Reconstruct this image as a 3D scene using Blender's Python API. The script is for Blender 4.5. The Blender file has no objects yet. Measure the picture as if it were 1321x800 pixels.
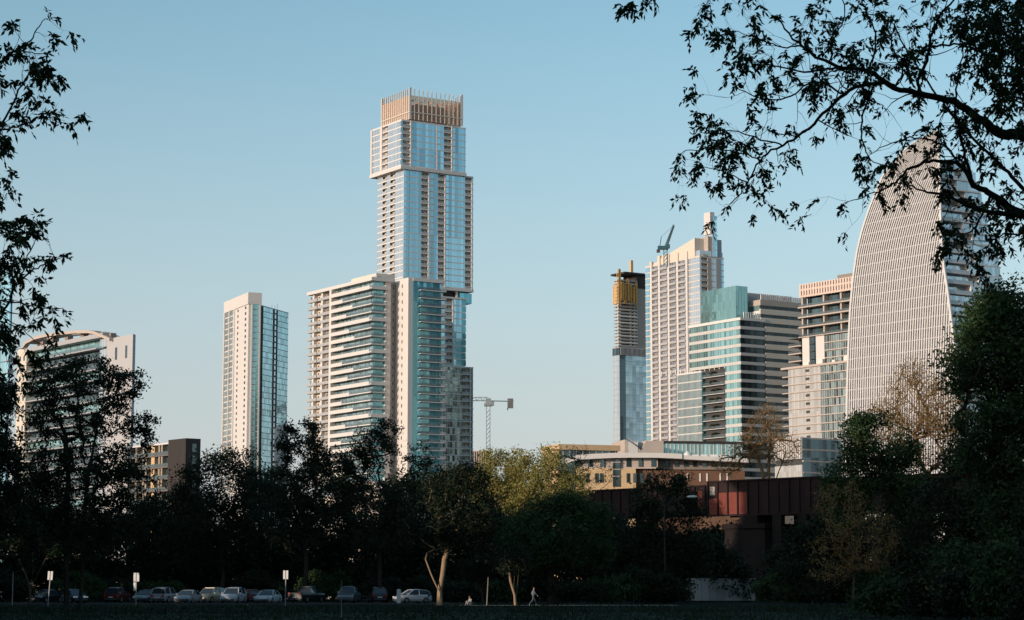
import bpy, math, random
import numpy as np
from mathutils import Vector, Matrix, Euler
R_ = math.radians
sc = bpy.context.scene
COL = sc.collection
rnd = random.Random(7)

# ------------------------------------------------------------------ camera
FPX = 2786.0; CX, CY = 660.5, 400.0; HOR = 758.0; CZ = 1.7
PITCH = math.atan((HOR - CY) / FPX)
SP, CP = math.sin(PITCH), math.cos(PITCH)
cam_d = bpy.data.cameras.new('camera'); cam = bpy.data.objects.new('camera', cam_d); COL.objects.link(cam)
cam.location = (0, 0, CZ); cam.rotation_euler = (math.pi / 2 + PITCH, 0, 0)
cam_d.sensor_width = 36; cam_d.lens = 36 * FPX / 1321
cam_d.clip_end = 30000; cam_d.clip_start = 0.1
sc.camera = cam

def ray(px, py):
    xc, yc = px - CX, CY - py
    return Vector((xc, FPX * CP - yc * SP, FPX * SP + yc * CP))
def at(px, py, D):
    "the place in the world seen at a pixel of the photograph, D metres ahead"
    d = ray(px, py); k = D / d.y
    return Vector((d.x * k, D, CZ + d.z * k))
def ground(px, D):
    p = at(px, 770, D); return Vector((p.x, D, 0))

# ------------------------------------------------------------------ sun
SUN_EL = R_(9.5); SUN_AZ = (-0.785, -0.62)            # towards the sun: behind and to the left
SUNV = Vector((SUN_AZ[0] * math.cos(SUN_EL), SUN_AZ[1] * math.cos(SUN_EL), math.sin(SUN_EL)))

# ------------------------------------------------------------------ materials
def new_mat(name):
    m = bpy.data.materials.new(name); m.use_nodes = True
    nt = m.node_tree; nt.nodes.clear()
    out = nt.nodes.new('ShaderNodeOutputMaterial')
    return m, nt, out
def N(nt, t, **kw):
    n = nt.nodes.new(t)
    for k, v in kw.items(): setattr(n, k, v)
    return n
def pbsdf(nt, out, col=None, rough=0.7, metal=0.0, spec=None):
    if spec is None and rough > .8: spec = .04
    p = N(nt, 'ShaderNodeBsdfPrincipled')
    if col is not None: p.inputs['Base Color'].default_value = (*col, 1)
    p.inputs['Roughness'].default_value = rough; p.inputs['Metallic'].default_value = metal
    if spec is not None: p.inputs['Specular IOR Level'].default_value = spec
    nt.links.new(p.outputs[0], out.inputs[0])
    return p
def mix_col(nt, fac, a, b):
    m = N(nt, 'ShaderNodeMix', data_type='RGBA')
    if isinstance(fac, float): m.inputs[0].default_value = fac
    else: nt.links.new(fac, m.inputs[0])
    for i, c in ((6, a), (7, b)):
        if isinstance(c, tuple): m.inputs[i].default_value = (*c, 1)
        else: nt.links.new(c, m.inputs[i])
    return m.outputs[2]
def solid(name, col, rough=0.75, var=0.18, scale=0.25, metal=0.0, spec=None, streak=False):
    "a surface with slow patchy colour variation"
    m, nt, out = new_mat(name)
    p = pbsdf(nt, out, col, rough, metal, spec)
    g = N(nt, 'ShaderNodeNewGeometry'); mp = N(nt, 'ShaderNodeMapping')
    mp.inputs['Scale'].default_value = (scale, scale, scale * (0.15 if streak else 1))
    nz = N(nt, 'ShaderNodeTexNoise'); nz.inputs['Scale'].default_value = 1.0; nz.inputs['Detail'].default_value = 5
    nt.links.new(g.outputs['Position'], mp.inputs[0]); nt.links.new(mp.outputs[0], nz.inputs[0])
    a = tuple(c * (1 - var) for c in col); b = tuple(min(1, c * (1 + var)) for c in col)
    nt.links.new(mix_col(nt, nz.outputs[0], a, b), p.inputs['Base Color'])
    return m
def glass(name, base, metal=0.75, rough=0.06, pane=(1.6, 1.6, 40), var=0.35, tilt=0.014, mull=0.0, mcol=(.5, .5, .5), ang=33):
    "coated curtain wall glass: each pane a little different in tint and tilt, slim mullions between panes"
    m, nt, out = new_mat(name)
    p = pbsdf(nt, out, base, rough, metal)
    g = N(nt, 'ShaderNodeNewGeometry'); mp = N(nt, 'ShaderNodeMapping', vector_type='POINT')
    mp.inputs['Rotation'].default_value = (0, 0, -R_(ang))
    nt.links.new(g.outputs['Position'], mp.inputs[0])
    dv = N(nt, 'ShaderNodeVectorMath', operation='DIVIDE'); dv.inputs[1].default_value = pane
    nt.links.new(mp.outputs[0], dv.inputs[0])
    fl = N(nt, 'ShaderNodeVectorMath', operation='FLOOR'); nt.links.new(dv.outputs[0], fl.inputs[0])
    wn = N(nt, 'ShaderNodeTexWhiteNoise', noise_dimensions='3D'); nt.links.new(fl.outputs[0], wn.inputs[0])
    lo = tuple(c * (1 - var) for c in base); hi = tuple(min(1, c * (1 + var * .6)) for c in base)
    col = mix_col(nt, wn.outputs['Value'], lo, hi)
    if mull > 0:
        fr = N(nt, 'ShaderNodeVectorMath', operation='FRACTION'); nt.links.new(dv.outputs[0], fr.inputs[0])
        sx = N(nt, 'ShaderNodeSeparateXYZ'); nt.links.new(fr.outputs[0], sx.inputs[0])
        # the panes run along x on one face and along y on the other: use the one that lies in the face
        nm = N(nt, 'ShaderNodeMapping', vector_type='NORMAL'); nm.inputs['Rotation'].default_value = (0, 0, -R_(ang))
        nt.links.new(g.outputs['True Normal'], nm.inputs[0])
        ns = N(nt, 'ShaderNodeSeparateXYZ'); nt.links.new(nm.outputs[0], ns.inputs[0])
        ab = N(nt, 'ShaderNodeMath', operation='ABSOLUTE'); nt.links.new(ns.outputs[0], ab.inputs[0])
        gt = N(nt, 'ShaderNodeMath', operation='GREATER_THAN'); gt.inputs[1].default_value = 0.7; nt.links.new(ab.outputs[0], gt.inputs[0])
        mx = N(nt, 'ShaderNodeMix', data_type='FLOAT')
        nt.links.new(gt.outputs[0], mx.inputs[0]); nt.links.new(sx.outputs[0], mx.inputs[2]); nt.links.new(sx.outputs[1], mx.inputs[3])
        lt = N(nt, 'ShaderNodeMath', operation='LESS_THAN'); lt.inputs[1].default_value = mull; nt.links.new(mx.outputs[0], lt.inputs[0])
        col = mix_col(nt, lt.outputs[0], col, mcol)
        ml = N(nt, 'ShaderNodeMath', operation='MULTIPLY_ADD'); ml.inputs[1].default_value = -metal; ml.inputs[2].default_value = metal
        nt.links.new(lt.outputs[0], ml.inputs[0]); nt.links.new(ml.outputs[0], p.inputs['Metallic'])
    nt.links.new(col, p.inputs['Base Color'])
    sb = N(nt, 'ShaderNodeVectorMath', operation='SUBTRACT'); sb.inputs[1].default_value = (.5, .5, .5)
    nt.links.new(wn.outputs['Color'], sb.inputs[0])
    sl = N(nt, 'ShaderNodeVectorMath', operation='SCALE'); sl.inputs[3].default_value = tilt * 2
    nt.links.new(sb.outputs[0], sl.inputs[0])
    ad = N(nt, 'ShaderNodeVectorMath', operation='ADD'); nt.links.new(g.outputs['Normal'], ad.inputs[0]); nt.links.new(sl.outputs[0], ad.inputs[1])
    no = N(nt, 'ShaderNodeVectorMath', operation='NORMALIZE'); nt.links.new(ad.outputs[0], no.inputs[0])
    nt.links.new(no.outputs[0], p.inputs['Normal'])
    return m
def leafmat(name, a, b, rough=0.6, trans=0.25):
    "leaves: every leaf between two greens"
    m, nt, out = new_mat(name)
    g = N(nt, 'ShaderNodeNewGeometry')
    col = mix_col(nt, g.outputs['Random Per Island'], a, b)
    p = N(nt, 'ShaderNodeBsdfPrincipled'); p.inputs['Roughness'].default_value = rough
    p.inputs['Specular IOR Level'].default_value = 0.2
    nt.links.new(col, p.inputs['Base Color'])
    t = N(nt, 'ShaderNodeBsdfTranslucent'); nt.links.new(col, t.inputs[0])
    mx = N(nt, 'ShaderNodeMixShader'); mx.inputs[0].default_value = trans
    nt.links.new(p.outputs[0], mx.inputs[1]); nt.links.new(t.outputs[0], mx.inputs[2])
    nt.links.new(mx.outputs[0], out.inputs[0])
    return m
def screen_glass(name, col, alpha):
    "tinted glass one sees through"
    m, nt, out = new_mat(name)
    p = N(nt, 'ShaderNodeBsdfPrincipled'); p.inputs['Base Color'].default_value = (*col, 1)
    p.inputs['Roughness'].default_value = .1; p.inputs['Metallic'].default_value = .4
    t = N(nt, 'ShaderNodeBsdfTransparent'); t.inputs[0].default_value = (*[min(1, c * 1.6 + .25) for c in col], 1)
    mx = N(nt, 'ShaderNodeMixShader'); mx.inputs[0].default_value = alpha
    nt.links.new(t.outputs[0], mx.inputs[1]); nt.links.new(p.outputs[0], mx.inputs[2]); nt.links.new(mx.outputs[0], out.inputs[0])
    return m

M = {}
M['white'] = solid('painted white concrete', (.64, .60, .56), .7, .06, .1, streak=True)
M['slab'] = solid('pale slab edge', (.68, .65, .61), .7, .08, .3)
M['cream'] = solid('cream concrete', (.66, .58, .48), .8, .08, .12, streak=True)
M['taupe'] = solid('taupe precast', (.42, .36, .31), .8, .08, .2, streak=True)
M['taupe_dark'] = solid('brown grey concrete', (.26, .22, .19), .8, .12, .2, streak=True)
M['dark'] = solid('dark recess', (.05, .05, .05), .7, .2, .3)
M['spandrel'] = solid('pale grey spandrel', (.54, .52, .49), .7, .08, .3)
M['brown'] = solid('dark brown cladding', (.032, .025, .022), .7, .15, .3)
M['tan'] = solid('honey limestone', (.60, .42, .24), .85, .14, .8)
M['beige'] = solid('beige render', (.50, .42, .36), .85, .08, .3)
M['brick'] = solid('red brown brick', (.16, .09, .06), .85, .15, .8)
M['rail'] = solid('balcony rail', (.42, .41, .40), .4, .1, .4)
M['brown_edge'] = solid('grey brown slab edge', (.16, .14, .13), .7, .1, .4)
M['brown_pier'] = solid('dull cream pier', (.34, .28, .22), .8, .1, .4)
M['louvre'] = solid('grey louvre panel', (.40, .39, .39), .5, .08, .4)
M['crane_white'] = solid('cream crane steel', (.82, .77, .68), .6, .06, .5)
M['crane_dark'] = solid('blue crane steel', (.03, .09, .12), .5, .1, .5)
M['orange'] = solid('orange safety mesh', (.78, .40, .10), .8, .4, .5)
M['rust'] = solid('rusty painted steel', (.075, .036, .028), .85, .45, .5)
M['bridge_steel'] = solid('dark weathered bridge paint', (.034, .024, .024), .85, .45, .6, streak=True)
M['red_patch'] = solid('red brown panel colour', (.20, .06, .045), .85, .2, 1.2)
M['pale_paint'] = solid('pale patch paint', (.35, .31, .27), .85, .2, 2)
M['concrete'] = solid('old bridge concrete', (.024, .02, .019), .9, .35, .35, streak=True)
M['steel'] = solid('galvanised steel', (.35, .35, .35), .5, .1, 1)
M['sign'] = solid('white sign back', (.75, .72, .68), .5, .05, 2)
M['tyre'] = solid('tyre rubber', (.02, .02, .02), .9, .1, 4)
M['rim'] = solid('alloy rim', (.5, .5, .5), .3, .05, 4, metal=.8)
M['carglass'] = solid('car window glass', (.03, .04, .05), .05, .1, 1, spec=.8)
M['headlight'] = solid('headlight lens', (.8, .8, .78), .1, .05, 5)
M['taillight'] = solid('red tail light lens', (.5, .02, .02), .2, .05, 5)
M['bark'] = solid('dark bark', (.055, .045, .036), .95, .35, 3)
M['bark_pale'] = solid('pale smooth bark', (.34, .23, .14), .85, .3, 3)
M['bark_mid'] = solid('grey brown bark', (.10, .075, .055), .9, .3, 3)
M['grey_wall'] = solid('grey white wall', (.44, .43, .43), .8, .06, .1, streak=True)
M['bark_brown'] = solid('dry brown twigs', (.19, .125, .07), .9, .3, 1.5)
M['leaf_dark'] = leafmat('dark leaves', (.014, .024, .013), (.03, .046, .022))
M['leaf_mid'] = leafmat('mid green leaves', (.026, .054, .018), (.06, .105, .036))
M['leaf_olive'] = leafmat('olive spring leaves', (.21, .19, .05), (.36, .32, .10))
M['leaf_brown'] = leafmat('dry brown leaves', (.20, .12, .04), (.36, .23, .085))
M['g_blue'] = glass('blue curtain glass', (.42, .68, .78), mull=.07, mcol=(.45, .55, .6))
M['g_teal'] = glass('teal curtain glass', (.22, .55, .63), mull=.06, mcol=(.16, .36, .38))
M['g_dark'] = glass('dark window glass', (.10, .15, .165), metal=.6, var=.6, mull=.06, mcol=(.12, .12, .12))
M['g_green'] = glass('green office glass', (.33, .57, .57), metal=.7, var=.4, mull=.09, mcol=(.42, .46, .43))
M['g_pale'] = glass('pale silver glass', (.58, .62, .66), metal=.6, var=.12, mull=.08, mcol=(.7, .68, .66))
M['g_mix'] = glass('mixed flat windows', (.26, .32, .32), metal=.55, var=.75, pane=(1.3, 1.3, 3.2), mull=.12, mcol=(.55, .53, .5))
M['rail_glass'] = screen_glass('clear balcony glass', (.30, .34, .35), .35)
M['crown_glass'] = screen_glass('bronze screen glass', (.5, .36, .28), .25)
M['tan_screen'] = solid('pink tan perforated screen', (.50, .36, .28), .6, .08, .3)
M['bronze'] = solid('bronze steel frame', (.32, .22, .15), .6, .2, .3)

# ------------------------------------------------------------------ mesh helpers
class MB:
    def __init__(s): s.v = []; s.f = []
    def quad(s, a, b, c, d):
        n = len(s.v); s.v += [tuple(a), tuple(b), tuple(c), tuple(d)]; s.f.append((n, n + 1, n + 2, n + 3)); return s
    def box(s, x0, x1, y0, y1, z0, z1):
        if x1 < x0: x0, x1 = x1, x0
        if y1 < y0: y0, y1 = y1, y0
        n = len(s.v)
        s.v += [(x0, y0, z0), (x1, y0, z0), (x1, y1, z0), (x0, y1, z0), (x0, y0, z1), (x1, y0, z1), (x1, y1, z1), (x0, y1, z1)]
        s.f += [(n + a, n + b, n + c, n + d) for a, b, c, d in ((0, 3, 2, 1), (4, 5, 6, 7), (0, 1, 5, 4), (1, 2, 6, 5), (2, 3, 7, 6), (3, 0, 4, 7))]
        return s
    def prism(s, poly, z0, z1):
        n = len(s.v); k = len(poly)
        s.v += [(x, y, z0) for x, y in poly] + [(x, y, z1) for x, y in poly]
        s.f.append(tuple(n + i for i in reversed(range(k)))); s.f.append(tuple(n + k + i for i in range(k)))
        for i in range(k):
            j = (i + 1) % k; s.f.append((n + i, n + j, n + k + j, n + k + i))
        return s
    def ring_loft(s, rings, cap=True):
        n = len(s.v); k = len(rings[0])
        for r in rings: s.v += [tuple(p) for p in r]
        for a in range(len(rings) - 1):
            for i in range(k):
                j = (i + 1) % k
                s.f.append((n + a * k + i, n + a * k + j, n + (a + 1) * k + j, n + (a + 1) * k + i))
        if cap:
            s.f.append(tuple(n + i for i in reversed(range(k)))); m = n + (len(rings) - 1) * k
            s.f.append(tuple(m + i for i in range(k)))
        return s
    def tube(s, pts, radii, sides=6):
        pts = [Vector(p) for p in pts]; rings = []
        up = Vector((0.31, 0.17, 0.93))
        for i, p in enumerate(pts):
            d = (pts[min(i + 1, len(pts) - 1)] - pts[max(i - 1, 0)])
            if d.length < 1e-9: d = Vector((0, 0, 1))
            d.normalize(); a = d.cross(up)
            if a.length < 1e-3: a = d.cross(Vector((1, 0, 0)))
            a.normalize(); b = d.cross(a); r = radii[i] if hasattr(radii, '__len__') else radii
            rings.append([p + a * (r * math.cos(t)) + b * (r * math.sin(t)) for t in (2 * math.pi * q / sides for q in range(sides))])
        return s.ring_loft(rings)
    def beam(s, a, b, w): return s.tube([a, b], w / 2 * 1.3, 4)
    def build(s, name, mat, parent=None, loc=None, smooth=False):
        me = bpy.data.meshes.new(name); me.from_pydata(s.v, [], s.f); me.validate()
        if mat: me.materials.append(mat)
        if smooth: me.polygons.foreach_set('use_smooth', [True] * len(me.polygons))
        me.update()
        o = bpy.data.objects.new(name, me); COL.objects.link(o)
        if parent: o.parent = parent
        if loc is not None: o.location = loc
        return o
def np_mesh(name, verts, faces, mat, parent=None):
    me = bpy.data.meshes.new(name)
    nv, nf, k = len(verts), len(faces), faces.shape[1]
    me.vertices.add(nv); me.vertices.foreach_set('co', verts.astype(np.float32).ravel())
    me.loops.add(nf * k); me.loops.foreach_set('vertex_index', faces.astype(np.int32).ravel())
    me.polygons.add(nf); me.polygons.foreach_set('loop_start', np.arange(0, nf * k, k, dtype=np.int32))
    me.polygons.foreach_set('loop_total', np.full(nf, k, dtype=np.int32))
    me.update(calc_edges=True); me.materials.append(mat)
    o = bpy.data.objects.new(name, me); COL.objects.link(o)
    if parent: o.parent = parent
    return o
def tag(o, label=None, cat=None, group=None, kind=None):
    if label: o['label'] = label
    if cat: o['category'] = cat
    if group: o['group'] = group
    if kind: o['kind'] = kind
    return o
def thing(name, label, cat, loc=(0, 0, 0), rz=0.0, group=None):
    o = bpy.data.objects.new(name, None); COL.objects.link(o); o.empty_display_size = .5
    o.location = loc; o.rotation_euler = (0, 0, rz)
    return tag(o, label, cat, group)
def dup(root, loc, rz, label=None):
    r = root.copy(); COL.objects.link(r); r.location = loc; r.rotation_euler = (0, 0, rz)
    if label: r['label'] = label
    for ch in list(root.children):
        c = ch.copy(); COL.objects.link(c); c.parent = r
        for g in list(ch.children):
            d = g.copy(); COL.objects.link(d); d.parent = c
    return r

# ------------------------------------------------------------------ buildings
class Bld:
    """local frame: origin at the near corner, x along the right-hand face, y along the left-hand face, z up"""
    def __init__(s, name, label, cat, px, D, py=500, ang=33, group=None):
        p = at(px, py, D); s.o = Vector((p.x, D, 0)); s.a = R_(ang)
        s.u = Vector((math.cos(s.a), math.sin(s.a), 0)); s.w = Vector((-math.sin(s.a), math.cos(s.a), 0))
        s.root = thing(name, label, cat, s.o, s.a, group); s.count = {}; s.rest = {}
    def loc(s, px, py, D):
        q = at(px, py, D) - s.o; return (q.dot(s.u), q.dot(s.w), q.z)
    def R(s, px, py, y0=0.0):
        d = ray(px, py); c = Vector((0, 0, CZ)) - s.o
        t = (y0 - c.dot(s.w)) / d.dot(s.w); q = c + d * t
        return q.dot(s.u), q.z
    def L(s, px, py, x0=0.0):
        d = ray(px, py); c = Vector((0, 0, CZ)) - s.o
        t = (x0 - c.dot(s.u)) / d.dot(s.u); q = c + d * t
        return q.dot(s.w), q.z
    def part(s, name, mb, mat, parent=None):
        "one mesh per part; past a hundred of a kind the rest become one"
        mat = M[mat] if isinstance(mat, str) else mat
        n = s.count.get(name, 0)
        if n >= 100:
            r = s.rest.setdefault((name, mat.name), MB()); k = len(r.v)
            r.v += mb.v; r.f += [tuple(i + k for i in f) for f in mb.f]; return None
        s.count[name] = n + 1
        return mb.build(name, mat, parent or s.root)
    def finish(s):
        for (name, mn), mb in s.rest.items():
            o = mb.build(name, bpy.data.materials[mn], s.root); o['kind'] = 'stuff'
    def fb(s, mb, face, p, a, b, z0, z1, out, inn):
        "a box lying on a face: out metres proud of plane p, inn metres behind it"
        if face == 'R': mb.box(a, b, p - out, p + inn, z0, z1)
        elif face == 'L': mb.box(p - out, p + inn, a, b, z0, z1)
        return mb
    def tower(s, x0, x1, y0, y1, z0, n, fh, segR, segL, glass_='g_blue', slab='slab', core='cream', st=.4, ins=1.5, rail='rail', col='white',
              colout=.25, top=.9, wall='white', railh=1.05, edge=0.0, back=True, doors='g_dark'):
        st = max(st, .48)
        """n storeys; segR / segL: (from, to, kind[, material]) in metres along the face.
           g glass band, b recessed balcony, p projecting balcony with glass behind, c full height column, w solid wall"""
        H = n * fh
        s.part('core_wall', MB().box(x0 + ins, x1 - .4, y0 + ins, y1 - .4, z0, z0 + H), core)
        for face, p, segs in (('R', y0, segR), ('L', x0, segL)):
            for sg in segs:
                if sg[2] == 'c': s.part('column', s.fb(MB(), face, p, sg[0], sg[1], z0, z0 + H + top * .9, colout, ins - .05), sg[3] if len(sg) > 3 else col)
                if sg[2] == 'w': s.part('wall', s.fb(MB(), face, p, sg[0], sg[1], z0, z0 + H + .01, .12, ins - .05), sg[3] if len(sg) > 3 else wall)
        for k in range(n):
            z = z0 + k * fh
            s.part('floor_slab', MB().box(x0 - edge, x1, y0 - edge, y1, z, z + st), slab)
            gls = []
            for face, p, segs in (('R', y0, segR), ('L', x0, segL)):
                for sg in segs:
                    a, b, kd = sg[:3]; gm = sg[3] if len(sg) > 3 else glass_
                    if kd in 'gp': gls.append((gm, s.fb(MB(), face, p + .06, a, b, z + st, z + fh, 0, .15)))
                    if kd == 'b':
                        m = a + (b - a) * .15; e = b - (b - a) * .35
                        s.part('balcony_door', s.fb(MB(), face, p + ins, m, e, z + st, z + fh * .82, .06, .05), doors)
                    if kd in 'bp':
                        ou = .02 if kd == 'b' else 1.3
                        mb = MB(); s.fb(mb, face, p - ou, a + .05, b - .05, z + st + (.0 if kd == 'b' else -.18), z + st + railh, .02, .07)
                        if kd == 'p': s.fb(mb, face, p, a + .05, b - .05, z + st - .22, z + st - .02, ou - .08, -.02)
                        s.part('balcony', mb, rail)
            if back:
                gls.append((glass_, MB().prism([(x1 - .06, y0 + .3), (x1 - .06, y1 - .06), (x0 + .3, y1 - .06), (x0 + .3, y1 - .3), (x1 - .3, y1 - .3), (x1 - .3, y0 + .3)], z + st, z + fh)))
            for gm, mb in gls: s.part('window_band', mb, gm)
        s.part('roof', MB().box(x0, x1, y0, y1, z0 + H, z0 + H + top), slab)
M['g_teal2'] = glass('blue teal glass', (.38, .57, .63), pane=(1.4, 1.4, 3.12), mull=.05, mcol=(.2, .4, .45), ang=71)
M['steel_blue'] = solid('blue grey metal band', (.12, .22, .26), .5, .1, .4)
M['g_box'] = glass('teal glass box', (.30, .50, .49), metal=.7, pane=(1.5, 1.5, 3.6), var=.12, mull=.13, mcol=(.10, .17, .17))
M['g_haze'] = glass('grey blue glass', (.40, .52, .58), mull=.05, mcol=(.4, .48, .5), pane=(3, 3, 4))
M['g_apt'] = glass('apartment glass', (.30, .42, .44), metal=.65, var=.55, mull=.08, mcol=(.4, .4, .38), pane=(1.5, 1.5, 3.34))
M['dark_window'] = glass('dark strip window', (.03, .05, .055), metal=.2, rough=.12, var=.6, mull=.05, mcol=(.1, .1, .1))
M['g_bay'] = glass('grey lilac bay glass', (.34, .34, .38), metal=.5, var=.35, mull=.08, mcol=(.5, .48, .46))
M['pink'] = solid('pink cream precast', (.66, .52, .44), .8, .06, .3)
M['white_panel'] = glass('pale grey ribbed panel', (.50, .49, .47), metal=.15, rough=.35, pane=(1.1, 1.1, 9), var=.2, tilt=.006, mull=.12, mcol=(.36, .35, .34))
M['g_sail'] = glass('grey facade glass', (.20, .20, .205), metal=.5, var=.35, pane=(1.7, 1.7, 3.9), tilt=.01)
M['sail_rib'] = solid('white facade rib', (.62, .60, .58), .6, .06, .2)
M['g_sky'] = glass('pale blue terrace glass', (.50, .60, .66), metal=.7, var=.25, mull=.07, mcol=(.6, .62, .64))
M['rail_sky'] = solid('clear blue balustrade', (.42, .52, .58), .15, .05, .5)
SKY_AIR, SKY_DUST, SKY_OZ, SKY_SAT, SKY_HUE, SKY_STR, SUN_STR, EXPO = 1.0, 1.5, 2.0, 1.0, 0.48, 0.15, 2.6, 0.45
# ================================================================== the tallest tower
def px_segs(b, face, py, plane, items):
    f = (lambda p: b.R(p, py, plane)[0]) if face == 'R' else (lambda p: b.L(p, py, plane)[0])
    out = []
    for it in items:
        a, c = f(it[0]), f(it[1]); out.append((min(a, c), max(a, c)) + tuple(it[2:]))
    return out

b = Bld('skyscraper', 'tallest glass skyscraper of offset stacked blocks with a bronze screened crown', 'skyscraper', 520.5, 960, 300)
xr = b.R(610.5, 300)[0]; yl = b.L(486.5, 300)[0]
zt2 = b.R(519, 217.5)[1]; zb2 = b.R(608, 375.5)[1]
fh = (zt2 - zb2 - 1.2) / 18
b.tower(0, xr, 0, yl, zb2 + .6, 18, fh,
        px_segs(b, 'R', 300, 0, [(520.7, 527.6, 'g', 'g_blue'), (528, 543.5, 'g'), (543.5, 552.3, 'b'), (552.3, 554, 'c'), (554, 565, 'g'), (565, 573.4, 'b'), (573.4, 575, 'c'),
                                 (575, 600, 'g'), (600, 608, 'b'), (608, 609.3, 'c'), (609.3, 610.4, 'g')]),
        px_segs(b, 'L', 300, 0, [(520.4, 509, 'g', 'g_pale'), (509, 503, 'b'), (503, 498, 'g', 'g_pale'), (498, 493, 'b'), (493, 486.6, 'g', 'g_pale')]), top=.8)
b.part('soffit', MB().box(-.4, xr + .1, -.4, yl, zb2 - .6, zb2 + .55), 'white')
# upper block, overhanging to the left
x1 = b.R(517, 200)[0]; xe = b.R(600.3, 200)[0]; y1e = b.L(478.3, 200, x1)[0]
zb1 = b.L(517, 216.5, x1)[1]; zt1 = b.L(517, 154.5, x1)[1]; f1 = (zt1 - zb1 - 1.6) / 7
b.tower(x1, xe, -.5, y1e, zb1 + 1.0, 7, f1,
        px_segs(b, 'R', 195, -.5, [(517.6, 519.4, 'g'), (519.6, 529.2, 'b'), (529.2, 531, 'c'), (531, 563, 'g'), (563.2, 564.8, 'w', 'slab'), (565, 572.8, 'g'), (573, 582.4, 'b'), (582.4, 584.2, 'c'), (584.2, 600.2, 'g')]),
        px_segs(b, 'L', 195, x1, [(516.6, 500, 'g', 'g_pale'), (500, 493.4, 'b'), (493.2, 490.8, 'c'), (490.6, 480.4, 'g', 'g_pale'), (480.2, 478.4, 'c')]), top=.7)
b.part('soffit', MB().box(x1 - .5, xe + .1, -1, y1e + .1, zb1 - .5, zb1 + .95), 'white')
# crown
xc0 = b.R(528.6, 150)[0]; xc1 = b.R(595.3, 150)[0]; yc1 = b.L(493.4, 150, xc0)[0]
zc0 = zt1 + .8; zc1 = b.L(529, 122.5, xc0)[1]; zp = b.L(529, 114, xc0)[1]
b.part('mechanical_core', MB().box(xc0 + 6, xc1 - 5, 5, yc1 - 5, zc0, zc0 + (zc1 - zc0) * .78), 'pink')
mb = MB()
for k in range(5):
    x = xc0 + 4 + k * (xc1 - xc0 - 8) / 4
    mb.beam((x, 3.2, zc0), (x + 3, 3.2, zc1 - 1), .5); mb.box(x - .2, x + .2, 2, yc1 - 2, zc1 - 1.6, zc1 - 1)
b.part('roof_frame', mb, 'pink')
b.part('crown_screen', MB().box(xc0, xc1, 0, .12, zc0, zc1), 'crown_glass'); b.part('crown_screen', MB().box(xc0, xc0 + .12, .15, yc1, zc0, zc1), 'tan_screen')
b.part('crown_screen', MB().box(xc1 - .12, xc1, .15, yc1, zc0, zc1), 'crown_glass'); b.part('crown_screen', MB().box(xc0 + .15, xc1 - .15, yc1 - .12, yc1, zc0, zc1), 'crown_glass')
for k in range(13):
    x = xc0 + (xc1 - xc0) * k / 12; w = .55 if k in (0, 12) else .16
    b.part('post', MB().box(x - w, x + w, -.5, -.03, zc0, zp + (.4 if k in (0, 12) else 0)), 'white')
    b.part('post', MB().box(x - w, x + w, yc1 + .03, yc1 + .5, zc0, zp), 'white')
for k in range(1, 14):
    y = yc1 * k / 13
    b.part('post', MB().box(xc0 - .5, xc0 - .03, y - .16, y + .16, zc0, zp), 'cream')
    b.part('post', MB().box(xc1 + .03, xc1 + .5, y - .16, y + .16, zc0, zp), 'white')
b.part('rail_beam', MB().box(xc0 - .2, xc1 + .2, -.55, -.3, zc0 + (zc1 - zc0) * .28, zc0 + (zc1 - zc0) * .28 + .4), 'cream')
b.part('rail_beam', MB().box(xc0 - .55, xc0 - .3, 0, yc1, zc0 + (zc1 - zc0) * .28, zc0 + (zc1 - zc0) * .28 + .4), 'cream')
# recessed amenity floor, slimmer lower shaft, wide base block
x3 = b.R(601.5, 430)[0]; zt3 = b.R(600, 384.5)[1]; zb3 = b.R(600, 473)[1]
b.part('core_wall', MB().box(3, x3 - 5, 3, yl - 3, zt3, zb2 - .6), 'dark')
for px in (571, 590.5): x = b.R(px, 380)[0]; b.part('column', MB().box(x - .5, x + .5, .5, 1.5, zt3, zb2 - .6), 'white')
xg0, xg1 = b.R(596, 385)[0], b.R(611.5, 385)[0]; zg0, zg1 = b.R(605, 391)[1], b.R(605, 378)[1]
b.part('glass_box', MB().box(xg0, xg1, 2.0, 14, zg0, zg1), 'g_teal')
f3 = (zt3 - zb3 - .8) / 10
b.tower(2, x3, .8, yl, zb3, 10, f3, px_segs(b, 'R', 430, .8, [(560, 574, 'g'), (574, 583.6, 'b'), (583.6, 585.2, 'c'), (585.2, 595, 'g'), (595.2, 601.3, 'g', 'g_teal')]),
        [(1, yl - 1, 'g', 'g_pale')], top=.8)
b.part('roof', MB().box(1.5, x3 + .4, .2, yl, zt3 - .8, zt3), 'white')
x4 = b.R(608.3, 530)[0]
n4 = 15; z40 = zb3 - 14 * f3 * .985
b.tower(1.5, x4, -1.6, yl + 2, zb3 - 15 * f3 - .9, 15, f3, px_segs(b, 'R', 530, -1.6, [(560, 569.3, 'g'), (569.3, 571, 'c'), (571.2, 596, 'g', 'g_mix'), (596, 606, 'b'), (606, 607.6, 'c')]),
        [(1, yl, 'g', 'g_pale')], top=.7)
b.part('podium', MB().box(-6, x4 + 2, -3, yl + 6, 0, zb3 - 15 * f3 - .95), 'beige')
b.finish()

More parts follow.
